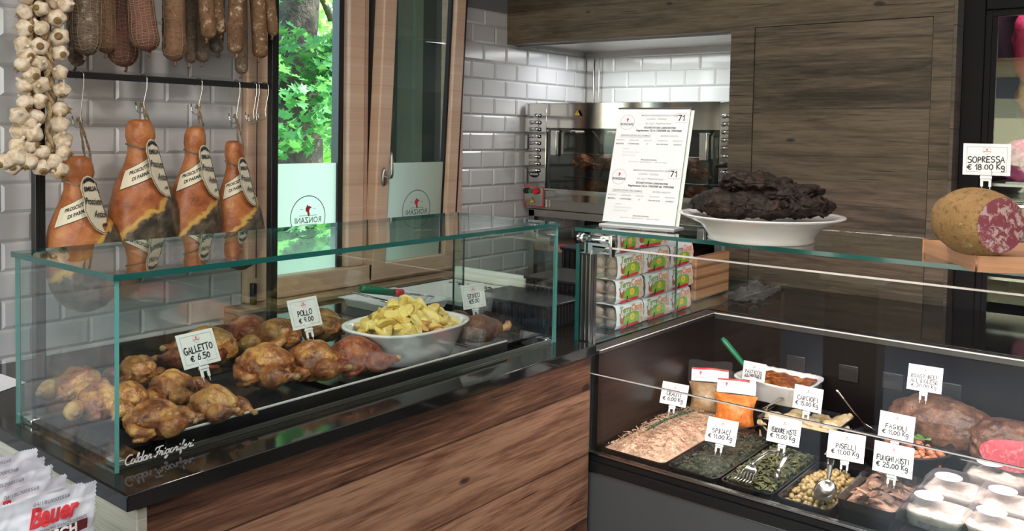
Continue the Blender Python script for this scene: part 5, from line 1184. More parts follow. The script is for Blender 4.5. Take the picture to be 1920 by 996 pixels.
# dessert boxes
def dessert(label, x, y, z, yaw=0):
    t = thing('dessert_box', label, 'plastic box', (x, y, z), math.radians(yaw), 'clear lidded dessert boxes')
    b = B(); P4 = dict(sx=1.0, sy=1.12, sq=5)
    b.lathe([(.050, .003), (.056, .030), (.060, .040), (.052, .044), (.040, .046), (.028, .047), (.012, .048), (.004, .048)], 40, fn=lambda v, a, r, z: v+Vector((0, 0, .010*nz((v.x*38, v.y*38, x*9), 1, 3) if z > .042 else 0)), **P4); b.build('cream', [M['cream']], t, world=False)
    b = B(); b.lathe([(.053, 0), (.060, .040), (.067, .043), (.067, .045), (.064, .046), (.060, .066), (.052, .070), (.03, .0705)], 44, **P4)
    for k in range(22):
        a = 2*PI*k/22; 
    b.build('clear_shell', [M['clear_plastic']], t, world=False)
    b = B(); b.cyl((-.012, .018, .0712), (-.012, .018, .0722), .031, n=36); wsk = b.build('white_sticker', [M['white_card']], t, world=False)
    b = B(); b.cyl((-.012, .018, .0722), (-.012, .018, .0725), .0016, n=10); b.build('printed_dot', [M['ink']], wsk, world=False)
    b = B()
    for k in range(3): b.box(-.056+.0004*k, -.0555, -.045+.026*k, -.025+.026*k, .014, .020)
    b.build('side_print', [M['ink_grey']], t, world=False); return t
for i, (px, py, lb) in enumerate(((1742, 930, 'front left clear dessert box with a white round sticker'), (1860, 959, 'front right clear dessert box cut off by the picture edge'), (1779, 895, 'clear dessert box in the second row, left'), (1881, 920, 'clear dessert box in the second row, right'), (1857, 868, 'clear dessert box at the back before the cut roast beef'))):
    q = at(px, py, 2, ZD+.081); o = dessert(lb, q.x+.014, q.y-.021, ZD+.001, -4); o.scale = (1.16, 1.16, 1.12)
# ------------------------------------------------------------------ price cards of the chilled case
gq = 'price cards in the chilled case'
E_ = '\u20ac'
def rcard(lb, px, py, z, lines, **k):
    p = at(px, py, 2, z); return card(lb, p, k.pop('yaw', -90), lines, gq, **k)
rcard('price card reading CRAUTI on the sauerkraut', 1258, 777, ZD+.075, ('CRAUTI', E_+' 6,00 Kg'), tilt=20, w_=.098, h_=.076, yaw=-86)
rcard('price card reading SPINACI in the spinach tray', 1346, 851, ZD+.052, ('SPINACI', E_+' 11,00 Kg'), tilt=26, w_=.098, h_=.076, yaw=-84)
rcard('price card reading VERDURE MISTE in the greens', 1464, 852, ZD+.066, ('VERDURE MISTE', E_+' 11,00 Kg'), tilt=18, w_=.102, h_=.078, yaw=-88)
rcard('price card reading PISELLI in the pea tray', 1582, 884, ZD+.062, ('PISELLI', E_+' 11,00 Kg'), tilt=22, w_=.104, h_=.080, yaw=-82)
rcard('price card reading FUNGHI MISTI on the mushroom box', 1670, 912, ZD+.090, ('FUNGHI MISTI', E_+' 25,00 Kg'), tilt=12, w_=.104, h_=.082, yaw=-90)
rcard('price card reading FAGIOLI standing in the bean bowl', 1676, 846, ZD+.085, ('FAGIOLI', E_+' 11,00 Kg'), tilt=14, w_=.104, h_=.082, yaw=-92)
rcard('price card reading CARCIOFI on the artichokes', 1510, 788, ZD+.110, ('CARCIOFI', E_+' 15,00 Kg'), tilt=12, w_=.098, h_=.078, yaw=-94)
rcard('price card naming ROAST-BEEF stuck in the whole beef joint', 1730, 753, ZD+.225, ('ROAST-BEEF', "ALL'INGLESE", E_+' 30,00 Kg'), tilt=20, w_=.100, h_=.080, yaw=-86)
rcard('price card naming the pasta bake before the white dish', 1410, 731, ZD+.155, ('PASTICCIO', 'ALLA BOLOGNESE'), tilt=12, w_=.084, h_=.064, yaw=-92, fs=.0115)
# ------------------------------------------------------------------ egg boxes on the worktop, seen through the end of the chilled case
EX0, EDX, EDY, EDZ, EY = 2.600, .190, .115, .0885, 1.612
def egg_box(x, y, z, label, first=None):
    t = thing('egg_box', label, 'egg box', (x, y, z), 0, 'boxes of eggs on the worktop')
    b = B(); w2, d2, h = EDX/2-.002, EDY/2, EDZ-.002
    for k in range(4):
        for j in (-1, 1):
            b.lathe([(.018, .0), (.026, .010), (.0275, h*.48)], 16, c=((k-1.5)*.044, j*.029, 0), sx=.82); b.lathe([(.0275, h*.50), (.026, h*.75), (.016, h*.94), (.006, h*.97)], 16, c=((k-1.5)*.044, j*.029, 0), sx=.82)
    b.box(-w2, w2, -d2, d2, h*.47, h*.50); b.build('clear_tray', [M['egg_tray']], t, world=False)
    for k in range(4):
        for j in (-1, 1):
            b = B(); b.sph(((k-1.5)*.044, j*.029, h*.48), (.0195, .0205, .030), 2, 0, lambda p, u: Vector((p.x*(1-.14*u.z), p.y*(1-.14*u.z), p.z))); b.build('egg', [M['egg']], t, world=False)
    b = B(); yb = -d2-.003; sl = .012       # a printed sleeve over top and front, curved in at the edges
    prof = [(d2*.5, h+.001), (-d2*.75, h+.001), (-d2*.97, h-.004), (yb+.001, h*.82), (yb-.002, h*.5), (yb, h*.2), (-d2*.95, .003)]
    for A, D in zip(prof, prof[1:]): f = b.bm.faces.new([b.bm.verts.new(Vector(p)) for p in ((-w2+.001, *A), (w2-.001, *A), (w2-.001, *D), (-w2+.001, *D))])
    slv = b.build('sleeve', [M['paper']], t, world=False)
    F = lambda dy=0: Matrix.Translation((0, yb-.0030-dy, h*.5)) @ FX
    b = B(); P = F(); S = lambda pts, mi, d=0: setattr(b.bm.faces.new([b.bm.verts.new(F(d) @ Vector((x, y, 0))) for x, y in pts]), 'material_index', mi)
    S([(-.062, -.020), (-.020, -.034), (.062, -.026), (.062, .004), (.030, .012), (-.020, .010), (-.052, -.004)], 0)                # field
    S([(-.010+.016*math.cos(a*PI/8)+.022, -.006+.013*math.sin(a*PI/8)) for a in range(16)], 1, .0003)                                # yellow flower
    S([(.012+.006*math.cos(a*PI/6), -.006+.005*math.sin(a*PI/6)) for a in range(12)], 2, .0006)
    S([(-.078, .014), (-.070, .004), (-.072, -.012), (-.062, -.024), (-.050, -.022), (-.044, -.008), (-.040, .010), (-.048, .004), (-.058, -.006), (-.066, .004), (-.070, .016)], 3, .0004)  # hen
    S([(-.072, -.036), (-.060, -.030), (.050, -.026), (.054, -.036), (-.060, -.041)], 4, .0006)                                      # red banner
    for cx, cy in ((.066, .002), (.082, .006), (.070, -.024), (.084, -.022)): S([(cx+.010*math.cos(a*PI/7), cy+.013*math.sin(a*PI/7)) for a in range(14)], 5, .0002)
    S([(-.030, -.040), (-.020, -.038), (-.014, -.016), (-.024, -.018)], 6, .0009)
    text_bm(b, 'Terra', .034, F(.0004) @ Matrix.Translation((-.036, .0245, 0)), 7, .12, .0010, fit=.074); text_bm(b, 'Coc\u00f2', .034, F(.0004) @ Matrix.Translation((.040, .0255, 0)), 2, .12, .0010, fit=.072)
    S([(-.062, .008), (.062, .012), (.062, .0135), (-.062, .0095)], 8, .0002)
    b.build('sleeve_print', [M['green_print'], M['yellow'], M['orange_print'], M['brown_rust'], M['red'], M['egg_print'], M['ink'], M['green_dark'], M['ink_blue']], slv, world=False, fixn=False)
    return t
M['brown_rust'] = plain('rust_print', (.42, .10, .05), .5); M['egg_print'] = plain('egg_print', (.80, .55, .45), .5); M['green_dark'] = plain('olive_print', (.30, .36, .12), .5); M['ink_blue'] = plain('violet_print', (.22, .18, .40), .5)
proto = None
for r, rn in enumerate(('bottom', 'middle', 'top')):
    for k, cn in enumerate(('first from the case front', 'second from the case front', 'third from the case front')):
        lb = 'egg box in the %s layer, %s' % (rn, cn); x = EX0+EDX*(k+.5)+.004*((r+k) % 2); z = .9325+EDZ*r
        if proto is None: proto = egg_box(x, EY+EDY/2, z, lb)
        else: dup(proto, lb, (x, EY+EDY/2+.003*((r*2+k) % 3), z), (0, 0, .02*((r+k) % 3-1)))
for k in range(2): dup(proto, ('egg box lying on top of the stack over the first pile', 'egg box lying on top of the stack over the second pile')[k], (EX0+.11+.185*k, EY+.085, .9325+EDZ*3), (0, 0, .12-.3*k))
for r in range(3):
  pass
# ------------------------------------------------------------------ on the glass top: sign, platter, sopressa
ZG = 1.3215
BL, BR = at(1127, 421, 2, ZG), at(1267, 432, 2, ZG)
yaw = math.atan2(BR.y-BL.y, BR.x-BL.x); W_ = (BR-BL).length
sg = thing('sign_holder', 'clear acrylic stand with two white meat traceability sheets numbered 71', 'sign', (BL+BR)/2, yaw)
H_ = .400; T = Matrix.Rotation(-math.radians(17), 4, 'X')
b = B(); b.box(-W_/2, W_/2, -.0015, .0015, .002, H_, 0); b.xf(T).build('acrylic_front', [M['clear_sheet'] if 'clear_sheet' in M else M['glass']], sg, world=False)
b = B(); b.box(-W_/2, W_/2, -.016, .07, 0, .004); b.build('acrylic_foot', [M['white']], sg, world=False)
b = B(); b.box(-W_/2-.001, W_/2+.001, -.004, .006, H_, H_+.004); b.xf(T).build('acrylic_edge', [M['steel']], sg, world=False)
b = B(); b.box(-W_/2+.004, W_/2-.004, -.0032, -.0018, .012, H_-.002); b.xf(T).build('sheet', [M['paper']], sg, world=False)
b = B(); b.box(W_/2-.004, W_/2+.008, .0018, .003, .012, H_-.004); b.xf(T).build('second_sheet', [M['white_card']], sg, world=False)
b = B()
for zc in (H_*.755, H_*.285):
    P = T @ Matrix.Translation((0, -.0036, zc)) @ FX; k = W_/.235
    tx = lambda s_, x, y, sz, mi, bold=0, fit=None, al='CENTER', sh=0: text_bm(b, s_, sz, P @ Matrix.Translation((x*k, y, 0)), mi, sh, bold, al, fit)
    crest(b, P @ Matrix.Translation((-.081*k, .050, .0001)), .0255, False, 3, 1); text_bm(b, 'RONZANI', .0115, P @ Matrix.Translation((-.081*k, .043, .0002)), 0, bold=.0002, fit=.045)
    tx('MACELLO RICONOSCIUTO CE IT 93Z98', .020, .074, .0078, 2, .0001, .126); tx('LUGANA - VICENZA', .012, .062, .0078, 2, 0, .07); tx('AZ. ULSS 7 "PEDEMONTANA"', .020, .046, .0078, 2, 0, .092)
    tx('ETICHETTATURA CARNI BOVINE', .026, .032, .0085, 0, .0003, .11); tx('Regolamento CE nr.1760/2000 del 17/07/2000', .024, .022, .0088, 0, .0003, .158)
    tx('IDENTIFICAZIONE DELL\'ANIMALE', -.048, .004, .0085, 2, .0001, .105); tx('BOVINO ADULTO', .060, .004, .0080, 2, 0, .06)
    b.bm.faces.new([b.bm.verts.new(P @ Vector((x*k, y, 0))) for x, y in ((-.10, -.002), (.004, -.002), (.004, -.0014), (-.10, -.0014))]).material_index = 2
    for x, s_ in ((-.095, 'ARTICOLO'), (-.050, 'AURICOLARE'), (-.006, 'NATO IN'), (.040, 'ALLEVATO IN'), (.088, 'MACELLATO IL')): tx(s_, x, -.012, .0062, 2, 0, .034)
    for x, s_ in ((-.095, 'MEZZENA'), (-.050, 'IT 087990109823'), (-.006, 'IT'), (.040, 'ITALIA 090 VR 004'), (.088, '12/07/2017')): tx(s_, x, -.0245, .0062, 0, .0001, .040)
    for y, s_ in ((-.042, 'LOMBATA'), (-.053, 'SPALLA E MUSCOLO SCAPOLA'), (-.064, 'BISTECCA COSTATA')): tx(s_, -.082, y, .0052, 3, 0, .06, 'LEFT')
    tx('MACELLERIA RONZANI', .006, -.078, .0052, 0, .0001, .06); tx('Via G. Cantore 11 - 36046 LUSIANA (VI)      macelleriaronzani@tin.it', .004, -.0855, .0048, 2, 0, .16)
    for x0, x1, y0, y1 in ((.074, .110, .0815, .0825), (.074, .110, .0505, .0515), (.074, .0746, .051, .082), (.1094, .110, .051, .082)): b.bm.faces.new([b.bm.verts.new(P @ Vector((x*k, y, 0))) for x, y in ((x0, y0), (x1, y0), (x1, y1), (x0, y1))]).material_index = 4
    for st_, ox in (([(0, 1), (.55, 1), (.2, 0)], .080), ([(0, .76), (.25, 1), (.25, 0)], .094)): stroke(b, [(q[0]*.018+ox*k, q[1]*.018+.0575) for q in st_], .0016, P @ Matrix.Translation((0, 0, .0004)), 0)
b.build('sheet_print', [M['ink'], M['ink_red'], M['ink_grey'], M['ink_pale'], M['ink_rose']], sg, world=False, fixn=False)
# platter
fc_, fd_ = at(1308, 432, 2, ZG), at(1541, 445, 2, ZG)
PCX = (fc_+fd_)/2; PX, PY = PCX.x, PCX.y
q0 = at(1275, 395, 2, ZG+.075); q1 = at(1587, 408, 2, ZG+.075); pcn = (q0+q1)/2; PR = (q1-q0).length/2
PX, PY = pcn.x, pcn.y
k = PR/.235
b = B(); b.lathe([(.150*k, 0), (.153*k, .004), (.150*k, .010), (.156*k, .022), (.175*k, .045), (.225*k, .066), (.236*k, .071), (.236*k, .075), (.224*k, .074), (.170*k, .055), (.13*k, .040)], 72, c=(PX, PY, ZG))
tag(b.build('serving_platter', [M['porcelain']]), 'wide white footed platter on the glass top piled with dark smoked meat', 'platter')
rnd = random.Random(21)
def slab(i, loc, rot, dims):
    b = B()
    def fn(p, u): return p*(1+.22*nz(u*1.9+Vector((i*4, 0, 0)), 1, 4))+Vector((0, 0, dims[2]*.42*nz(u*2.2+Vector((i*7, 2, 0)), 1, 4)))+u*.005*nz(u*7, 1, 3)
    b.sph((0, 0, 0), dims, 5, 0, fn); o = b.build('smoked_meat', [M['speck']]); o.location = loc; o.rotation_euler = rot; return o
vr = Vector((math.sin(YAW), -math.cos(YAW), 0)); vf = Vector((math.cos(YAW), math.sin(YAW), 0))     # along and across the platter's long view
for i, (u, v, z, du, dv, dz, ry, lb) in enumerate(((-.108, -.05, .100, .082, .085, .030, .06, 'dark smoked meat piece at the left front rim of the platter'), (-.01, -.06, .100, .095, .072, .030, 0, 'dark smoked meat piece at the middle front of the platter'), (.092, -.035, .108, .092, .080, .034, .12, 'dark smoked meat piece at the right front of the platter'),
    (-.085, .04, .104, .105, .085, .036, 0, 'dark smoked meat piece at the back left of the platter'), (.05, .045, .108, .110, .080, .036, .05, 'dark smoked meat piece at the back right of the platter'), (-.060, -.01, .118, .115, .075, .026, -.15, 'dark smoked meat slab on the left of the second layer'),
    (.050, -.02, .135, .110, .070, .024, -.10, 'long dark smoked meat strip across the right of the second layer'), (-.005, .01, .160, .105, .075, .030, .14, 'topmost dark smoked meat slab of the pile'), (-.078, .02, .162, .042, .045, .018, -.3, 'small dark smoked meat end sticking out at the top left'))):
    p = Vector((PX, PY, ZG+z))+vr*u*k*1.05+vf*v
    o = slab(i, p, (0, ry, math.atan2(vr.y, vr.x)), (du*k, dv, dz)); tag(o, lb, 'smoked meat', 'smoked meat on the platter')
# sopressa on its board
c1, c2, c3 = at(1733, 452, 2, ZG+.028), at(1832, 485, 2, ZG+.028), at(1920, 487, 2, ZG+.028)
b = B(); d = (c2-c1).normalized(); n_ = Vector((-d.y, d.x, 0))*-1
if (c3-c2).dot(n_) < 0: n_ = -n_
o_ = c1.copy(); o_.z = ZG+.0005; L1 = (c2-c1).length; L2 = .40
bm_ = Matrix.Translation(o_) @ Matrix(((d.x, n_.x, 0, 0), (d.y, n_.y, 0, 0), (0, 0, 1, 0), (0, 0, 0, 1)))
b.box(0, L1, 0, L2, 0, .030, bev=.004, M=bm_); tag(b.build('cutting_board', [M['beech']]), 'thick beech board on the glass top under the sopressa', 'cutting board')
e0, e1 = at(1782, 413, 2, ZG+.105), at(1882, 430, 2, ZG+.098)
ax_ = (e1-e0); ax_.z = 0; ctr = (e0+e1)/2; ctr.z = ZG+.030
t = thing('sopressa', 'cut sopressa salami with a marbled pink face on the beech board', 'salami', ctr, math.atan2(ax_.y, ax_.x)-.22)
R_ = .080; L_ = .122
b = B()
def fn(p, u):
    q = p*(1+.03*nz(u*2.5, 1, 3)); 
    if q.x > L_*.62: q.x = L_*.62
    q.z = max(q.z, -R_*.97); return q
b.sph((0, 0, R_*.97), (L_, R_, R_), 5, 0, fn); b.build('casing', [M['sopressa']], t, world=False)
b = B(); rr_ = R_*math.sqrt(1-.62**2)*1.0
b.grid(40, 6, lambda u, v: (L_*.62+.0012+.002*(1-v*v), rr_*v*math.cos(2*PI*u), R_*.97+rr_*v*math.sin(2*PI*u))); b.build('cut_face', [M['sopressa_cut']], t, world=False)
card('price card reading SOPRESSA stuck in the cut sopressa', at(1848, 352, 0, ctr.x)-Vector((0, 0, .002)), -78, ('SOPRESSA', E_+' 18.00 Kg'), gq, .098, .074, 8, mid=-.006)
# two meat platters further along the chilled case: outside the picture, mirrored in the front of the glass food case
for (x, y, k, lb, lb2, mm, n) in ((2.76, -1.66, 1.0, 'white oval platter of pink minced meat mirrored high in the glass case front', 'pink raw meat pieces on the higher mirrored platter', 'raw_pink', 9), (2.62, -.98, 1.25, 'white oval platter of orange meat skewers mirrored low in the glass case front', 'orange raw meat pieces on the lower mirrored platter', 'raw_orange', 12)):
    b = B(); b.lathe([(.13, 0), (.135, .004), (.17, .022), (.205, .030), (.205, .034), (.17, .028), (.12, .012)], 48, c=(x, y, ZD+.001), sx=.80*k, sy=1.1*k); tag(b.build('oval_platter', [M['porcelain']]), lb, 'platter')
    rnd = random.Random(int(k*40)); pr_ = None
    if mm not in M: M[mm] = blotch(mm, *(((.42, .06, .09), (.58, .14, .17), (.66, .30, .30)) if mm == 'raw_pink' else ((.50, .13, .05), (.66, .24, .10), (.70, .38, .24))), 22, .4, .8, 40)
    for q in range(n):
        a = 2.4*q; r = .13*k*math.sqrt((q+.5)/n)
        if pr_ is None: b = B(); b.sph((0, 0, 0), (.062, .045, .032), 3, 0, lump(n, .22, 1.9, 4)); o = pr_ = b.build('raw_meat', [M[mm]])
        else: o = dup(pr_)
        o.location = (x+r*math.cos(a)*.75, y+r*math.sin(a), ZD+.048+.03*(1-q/n)); o.rotation_euler = (rnd.uniform(-.3, .3), rnd.uniform(-.3, .3), rnd.uniform(0, 6)); tag(o, lb2, 'raw meat', lb2)
# ------------------------------------------------------------------ spit oven in the alcove and its stand
OX = 4.10; OY1, OY0 = 3.195, 1.86; OZ0, OZ1 = 1.172, 1.790
ov = thing('spit_oven', 'stainless steel rotisserie oven behind glass in the tiled alcove', 'oven', (4.35, 2.5, OZ0))
b = B(); b.box(OX+.03, 4.70, OY0, OY1, OZ1-.008, OZ1); b.box(OX+.03, 4.70, OY0, OY1, OZ0, OZ0+.06); b.box(4.66, 4.70, OY0, OY1, OZ0+.06, OZ1-.008); b.box(OX+.03, 4.70, 3.03, OY1, OZ0+.06, OZ1-.008); b.box(OX+.03, 4.70, OY0, 1.955, OZ0+.06, OZ1-.008); b.build('housing', [M['steel_dull']], ov)
b = B(); b.box(OX, OX+.03, 3.035, OY1, OZ0+.01, OZ1, bev=.004); b.box(OX, OX+.03, OY0, 1.955, OZ0+.01, OZ1, bev=.004); b.box(OX+.002, OX+.03, 1.955, 3.035, 1.648, OZ1); b.box(OX+.002, OX+.03, 1.955, 3.035, OZ0+.06, OZ0+.11); b.build('front_fascia', [M['steel_mirror']], ov)
b = B(); b.box(OX-.004, OX+.0, 1.93, OY1, OZ0+.115, OZ0+.125); b.box(OX-.012, OX+.0, 2.0, 2.95, OZ0+.10, OZ0+.118); b.build('drip_edge', [M['steel']], ov)
b = B(); b.box(4.64, 4.659, 1.96, 3.028, OZ0+.061, OZ1-.01); b.box(OX+.05, 4.64, 1.96, 3.028, OZ0+.0605, OZ0+.064); b.build('inner_lining', [M['steel_dark']], ov)
b = B(); pane(b, OX+.006, OX+.012, 1.96, 3.028, OZ0+.112, 1.646, 0); b.build('glass_door', [M['glass_dark'], M['glass_edge']], ov)
for y in (2.965, 2.03):
    b = B(); b.box(OX-.028, OX-.004, y-.022, y+.022, 1.49, 1.635, bev=.005); b.cyl((OX-.016, y-.03, 1.628), (OX-.016, y+.03, 1.628), .006); b.build('door_hinge', [M['steel']], ov)
b = B(); b.tube([(OX-.03, 1.95, 1.47), (OX-.03, 1.86, 1.475), (OX-.03, 1.80, 1.475)], [.010, .014, .012], 12); b.build('door_handle', [M['black_plastic']], ov)
for yc in (3.115, 1.905):
    b = B()
    for k in range(9):
        z = 1.715-.040*k; b.tube([(OX-.004, yc-.030, z), (OX-.016, yc-.025, z+.004), (OX-.016, yc+.025, z+.004), (OX-.004, yc+.030, z)], .0105, 10)
    b.build('vent_louvres', [M['chrome']], ov)
b = B(); b.tube([(OX-.002, 3.118+.035*math.cos(a*PI/14), 1.375+.018*math.sin(a*PI/14)) for a in range(28)], .001, 4, closed=True); b.lathe([(.0345, 0), (.0345, .001), (.0, .0012)], 30, sy=.52, fn=lambda v, a, r, z: Vector((OX-.001-z, 3.118+v.x, 1.375+v.y))); mb_ = b.build('maker_badge', [M['ink']], ov)
FXm = lambda x, y, z: Matrix.Translation((x, y, z)) @ Matrix(((0, 0, -1, 0), (-1, 0, 0, 0), (0, 1, 0, 0), (0, 0, 0, 1)))     # lettering facing -x
b = B(); text_bm(b, 'MENCHINI', .017, FXm(OX-.0026, 3.118, 1.375), 0, fit=.056, bold=.0003); b.build('badge_print', [M['white']], mb_, fixn=False)
b = B(); b.box(OX-.008, OX+.0, 3.045, 3.182, 1.190, 1.300, bev=.002); b.build('switch_plate', [M['steel']], ov)
b = B()
for y0, y1, z0, z1 in ((3.043, 3.184, 1.298, 1.303), (3.043, 3.184, 1.187, 1.191), (3.043, 3.047, 1.19, 1.30), (3.180, 3.184, 1.19, 1.30)): b.box(OX-.009, OX-.001, y0, y1, z0, z1)
b.build('red_surround', [M['red']], ov)
for y, mm, r_ in ((3.162, 'black_plastic', .018), (3.128, 'green', .015), (3.092, 'red', .019)):
    b = B(); b.cyl((OX-.008, y, 1.277), (OX-.026, y, 1.277), r_, r_*.9, 24); b.build('push_button', [M[mm]], ov)
def warn(y, z, s_):
    b = B(); P = FXm(OX-.0095, y, z); b.bm.faces.new([b.bm.verts.new(P @ Vector(p)) for p in ((-s_, -s_*.8, 0), (s_, -s_*.8, 0), (0, s_*.9, 0))])
    for p in ((-.12, -.25, .12, .35), (-.10, -.55, .10, -.37)): b.bm.faces.new([b.bm.verts.new(P @ Vector((x*s_, y_*s_, .0004))) for x, y_ in ((p[0], p[1]), (p[2], p[1]), (p[2], p[3]), (p[0], p[3]))]).material_index = 1
    for A, D in (((-1, -.8), (1, -.8)), ((1, -.8), (0, .9)), ((0, .9), (-1, -.8))): stroke(b, [(A[0]*s_*.92, A[1]*s_*.92), (D[0]*s_*.92, D[1]*s_*.92)], s_*.06, P @ Matrix.Translation((0, 0, .0003)), 1)
    b.build('warning_sticker', [M['yellow'], M['ink']], ov, fixn=False)
warn(3.122, 1.222, .020); warn(2.815, 1.735, .022)
b = B(); b.cyl((OX-.008, 1.895, 1.345), (OX-.02, 1.895, 1.345), .014, n=20); b.build('dial', [M['white']], ov)
b = B(); b.box(OX-.006, OX, 1.875, 1.93, 1.20, 1.29); b.build('side_plate', [M['yellow']], ov); b = B(); b.cyl((OX-.006, 1.90, 1.25), (OX-.02, 1.90, 1.25), .02, n=20); b.build('stop_knob', [M['red']], ov)
# drum ring and spits with birds
b = B(); rr_ = .20
b.tube([(4.30+.0, 2.93-.0+.16*math.cos(a*PI/20), 1.46+rr_*math.sin(a*PI/20)) for a in range(40)], .005, 6, closed=True); b.build('drum_ring', [M['black']], ov)
for z, x in ((1.50, 4.25), (1.36, 4.25)):
    b = B(); b.cyl((x, 1.98, z), (x, 3.01, z), .005, n=10); b.build('spit', [M['steel']], ov)
gs2 = 'chickens on the spits of the oven'
ms = ('chicken_spit', 'chicken_spit')
for py_, z, rz, pt, lb in ((2.88, 1.405, -PI/2, .2, 'upper left chicken turning on the spit in the oven'), (2.70, 1.405, -PI/2, -.2, 'upper chicken next to the left one, half behind the sign'), (2.78, 1.255, PI/2, .4, 'lower left chicken with its legs towards the oven side'), (2.58, 1.255, PI/2, .2, 'lower chicken behind the sign holder'), (2.19, 1.40, -PI/2, .3, 'upper right chicken beside the sign'), (2.14, 1.26, -PI/2, .2, 'lower right dark brown chicken behind the platter')):
    bird('spit_chicken', lb, (4.25, py_, z), rz, .165, ms, gs2, int(py_*50+z*10), 1.0, True, pt)
for k in range(2):
    b = B(); b.box(4.2, 4.3, 2.90-.25*k, 2.94-.25*k, 1.612, 1.635, bev=.008); b.build('oven_lamp', [M['steel_dull']], ov)
st = thing('oven_stand', 'steel frame stand with shelves under the spit oven', 'stand', (4.4, 2.5, 0))
for x in (4.13, 4.66):
    for y in (3.14, 1.95): b = B(); b.box(x-.02, x+.02, y-.02, y+.02, 0, 1.165); b.build('leg', [M['steel_dull']], st)
b = B(); b.box(4.11, 4.68, 1.93, 3.16, 1.128, 1.168); b.build('top_frame', [M['steel_dull']], st)
for z in (.93, .72): b = B(); b.box(4.12, 4.67, 1.96, 3.13, z, z+.035); b.build('shelf', [M['wood_sill'] if z > .9 else M['steel_dull']], st)
b = B(); b.box(4.65, 4.665, 1.97, 3.11, .75, 1.12); b.build('back_sheet', [M['black_matt']], st)
for y, lb in ((2.72, 'black roasting pan on the shelf below the oven, left'), (2.3, 'black roasting pan on the shelf below the oven, right')):
    shallow_tray('roasting_pan', lb, 4.18, 4.60, y-.17, y+.17, .966, .045, M['black_plastic'], 'pans below the oven')
t = thing('folded_cloth', 'beige cloth draped over the oven stand corner', 'cloth', at(1020, 462, 0, 4.09)); q = at(1013, 470, 0, 4.08)
b = B(); qa, qb, qc, qd = at(986, 455, 0, 4.07), at(1000, 452, 0, 4.06), at(1036, 455, 0, 4.06), at(1030, 476, 0, 4.05)
b.grid(20, 12, lambda u, v: (4.06+.02*math.sin(v*PI)+.006*nz((u*4, v*4, 0), 1, 3)-.03*math.sin(v*PI), qa.y+(qd.y-qa.y)*u, .985+.055*(1-v)*(1-.2*u)-.030*u*v*1.4+.008*math.sin(u*6))); bmesh.ops.solidify(b.bm, geom=b.bm.faces[:], thickness=.018); bpy.data.objects.remove(t)
tag(b.build('folded_cloth', [M['cloth']]), 'beige cloth hanging over the corner of the oven stand', 'cloth')
# ------------------------------------------------------------------ on the worktop behind the left case
zw = ZC+.001
def quad_box(name, label, cat, pts, z0, h, mat_, bev=.004, lip=None):
    b = B(); b.poly([(p.x, p.y, z0) for p in pts], th=(0, 0, h))
    bmesh.ops.bevel(b.bm, geom=b.bm.edges[:], offset=bev, segments=2, affect='EDGES', clamp_overlap=True); return tag(b.build(name, [mat_]), label, cat)
# white carving board with a raised end, crumbs and a knife
A1, A2, A3, A4 = at(668, 548, 2, zw+.02), at(868, 522, 2, zw+.02), at(996, 545, 2, zw+.02), at(880, 575, 2, zw+.02)
bd = thing('carving_board', 'white carving board with crumbs behind the glass case', 'cutting board', (A2.x, A2.y-.2, zw))
X0, X1, Yb, Yf = 2.44, A3.x+.02, 2.56, 2.17
b = B(); b.box(X0, X1, Yf, Yb, zw, zw+.02, bev=.004); b.build('board', [M['board_white']], bd)
b = B(); b.box(X1-.035, X1, Yf, Yb, zw+.0205, zw+.075, bev=.012); b.build('raised_end', [M['board_white']], bd)
rnd = random.Random(17); b = B()
for k in range(60): x, y = rnd.uniform(X0+.25, X1-.08), rnd.uniform(Yf+.04, Yb-.06); b.sph((x, y, zw+.022), (rnd.uniform(.002, .007), rnd.uniform(.002, .005), .002), 1, 0)
tag(b.build('crumbs', [M['crumb']], bd), kind='stuff')
kn = thing('carving_knife', 'black handled knife lying on the far end of the white board', 'knife', at(915, 520, 2, zw+.09))
h0, h1 = at(868, 515, 1, 2.52), at(933, 526, 1, 2.36); b = B(); b.tube([h0, h0.lerp(h1, .3), h0.lerp(h1, .7), h1], [.013, .015, .014, .012], 12, flat=.7); b.build('handle', [M['black_plastic']], kn)
b = B(); d = (h1-h0).normalized(); b.poly([h1+Vector((0, 0, .01)), h1+d*.16+Vector((0, 0, .004)), h1+d*.15-Vector((0, 0, .012)), h1-Vector((0, 0, .01))], th=(.001, .001, 0)); b.build('blade', [M['steel']], kn)
# white tray with tongs, green fork
t1, t2 = at(655, 563, 2, zw+.04), at(800, 575, 2, zw+.04)
tp = shallow_tray('white_tray', 'white plastic tray with steel tongs behind the potatoes', 2.15, 2.42, 2.22, 2.53, zw, .030, M['white'], None, 'tray')
tg = thing('tongs', 'steel tongs lying in the white plastic tray', 'tongs', (t1.x+.1, t2.y+.06, zw+.03)); q0, q1 = at(662, 548, 2, zw+.055), at(735, 568, 2, zw+.035)
for s_ in (-1, 1): b = B(); o_ = Vector((0, .012*s_, 0)); b.tube([q0, q0.lerp(q1, .4)+o_*1.6, q1+o_*2], [.010, .009, .013], 10, flat=.25); b.build('arm', [M['steel']], tg)
fk = thing('carving_fork', 'two pronged carving fork with a green handle and a red collar', 'fork', at(720, 545, 2, zw+.06))
g0, g1, g2, g3 = at(676, 541, 1, 2.36), at(738, 549, 1, 2.34), at(754, 550, 1, 2.335), at(862, 561, 1, 2.30)
b = B(); b.tube([g0, g0.lerp(g1, .1), g0.lerp(g1, .6), g1], [.010, .016, .014, .013], 14); b.build('handle', [M['green']], fk); b = B(); b.tube([g1, g2], [.0145, .0155], 14); b.build('collar', [M['red']], fk)
b = B(); b.tube([g2, g2.lerp(g3, .3)], [.004, .004], 8)
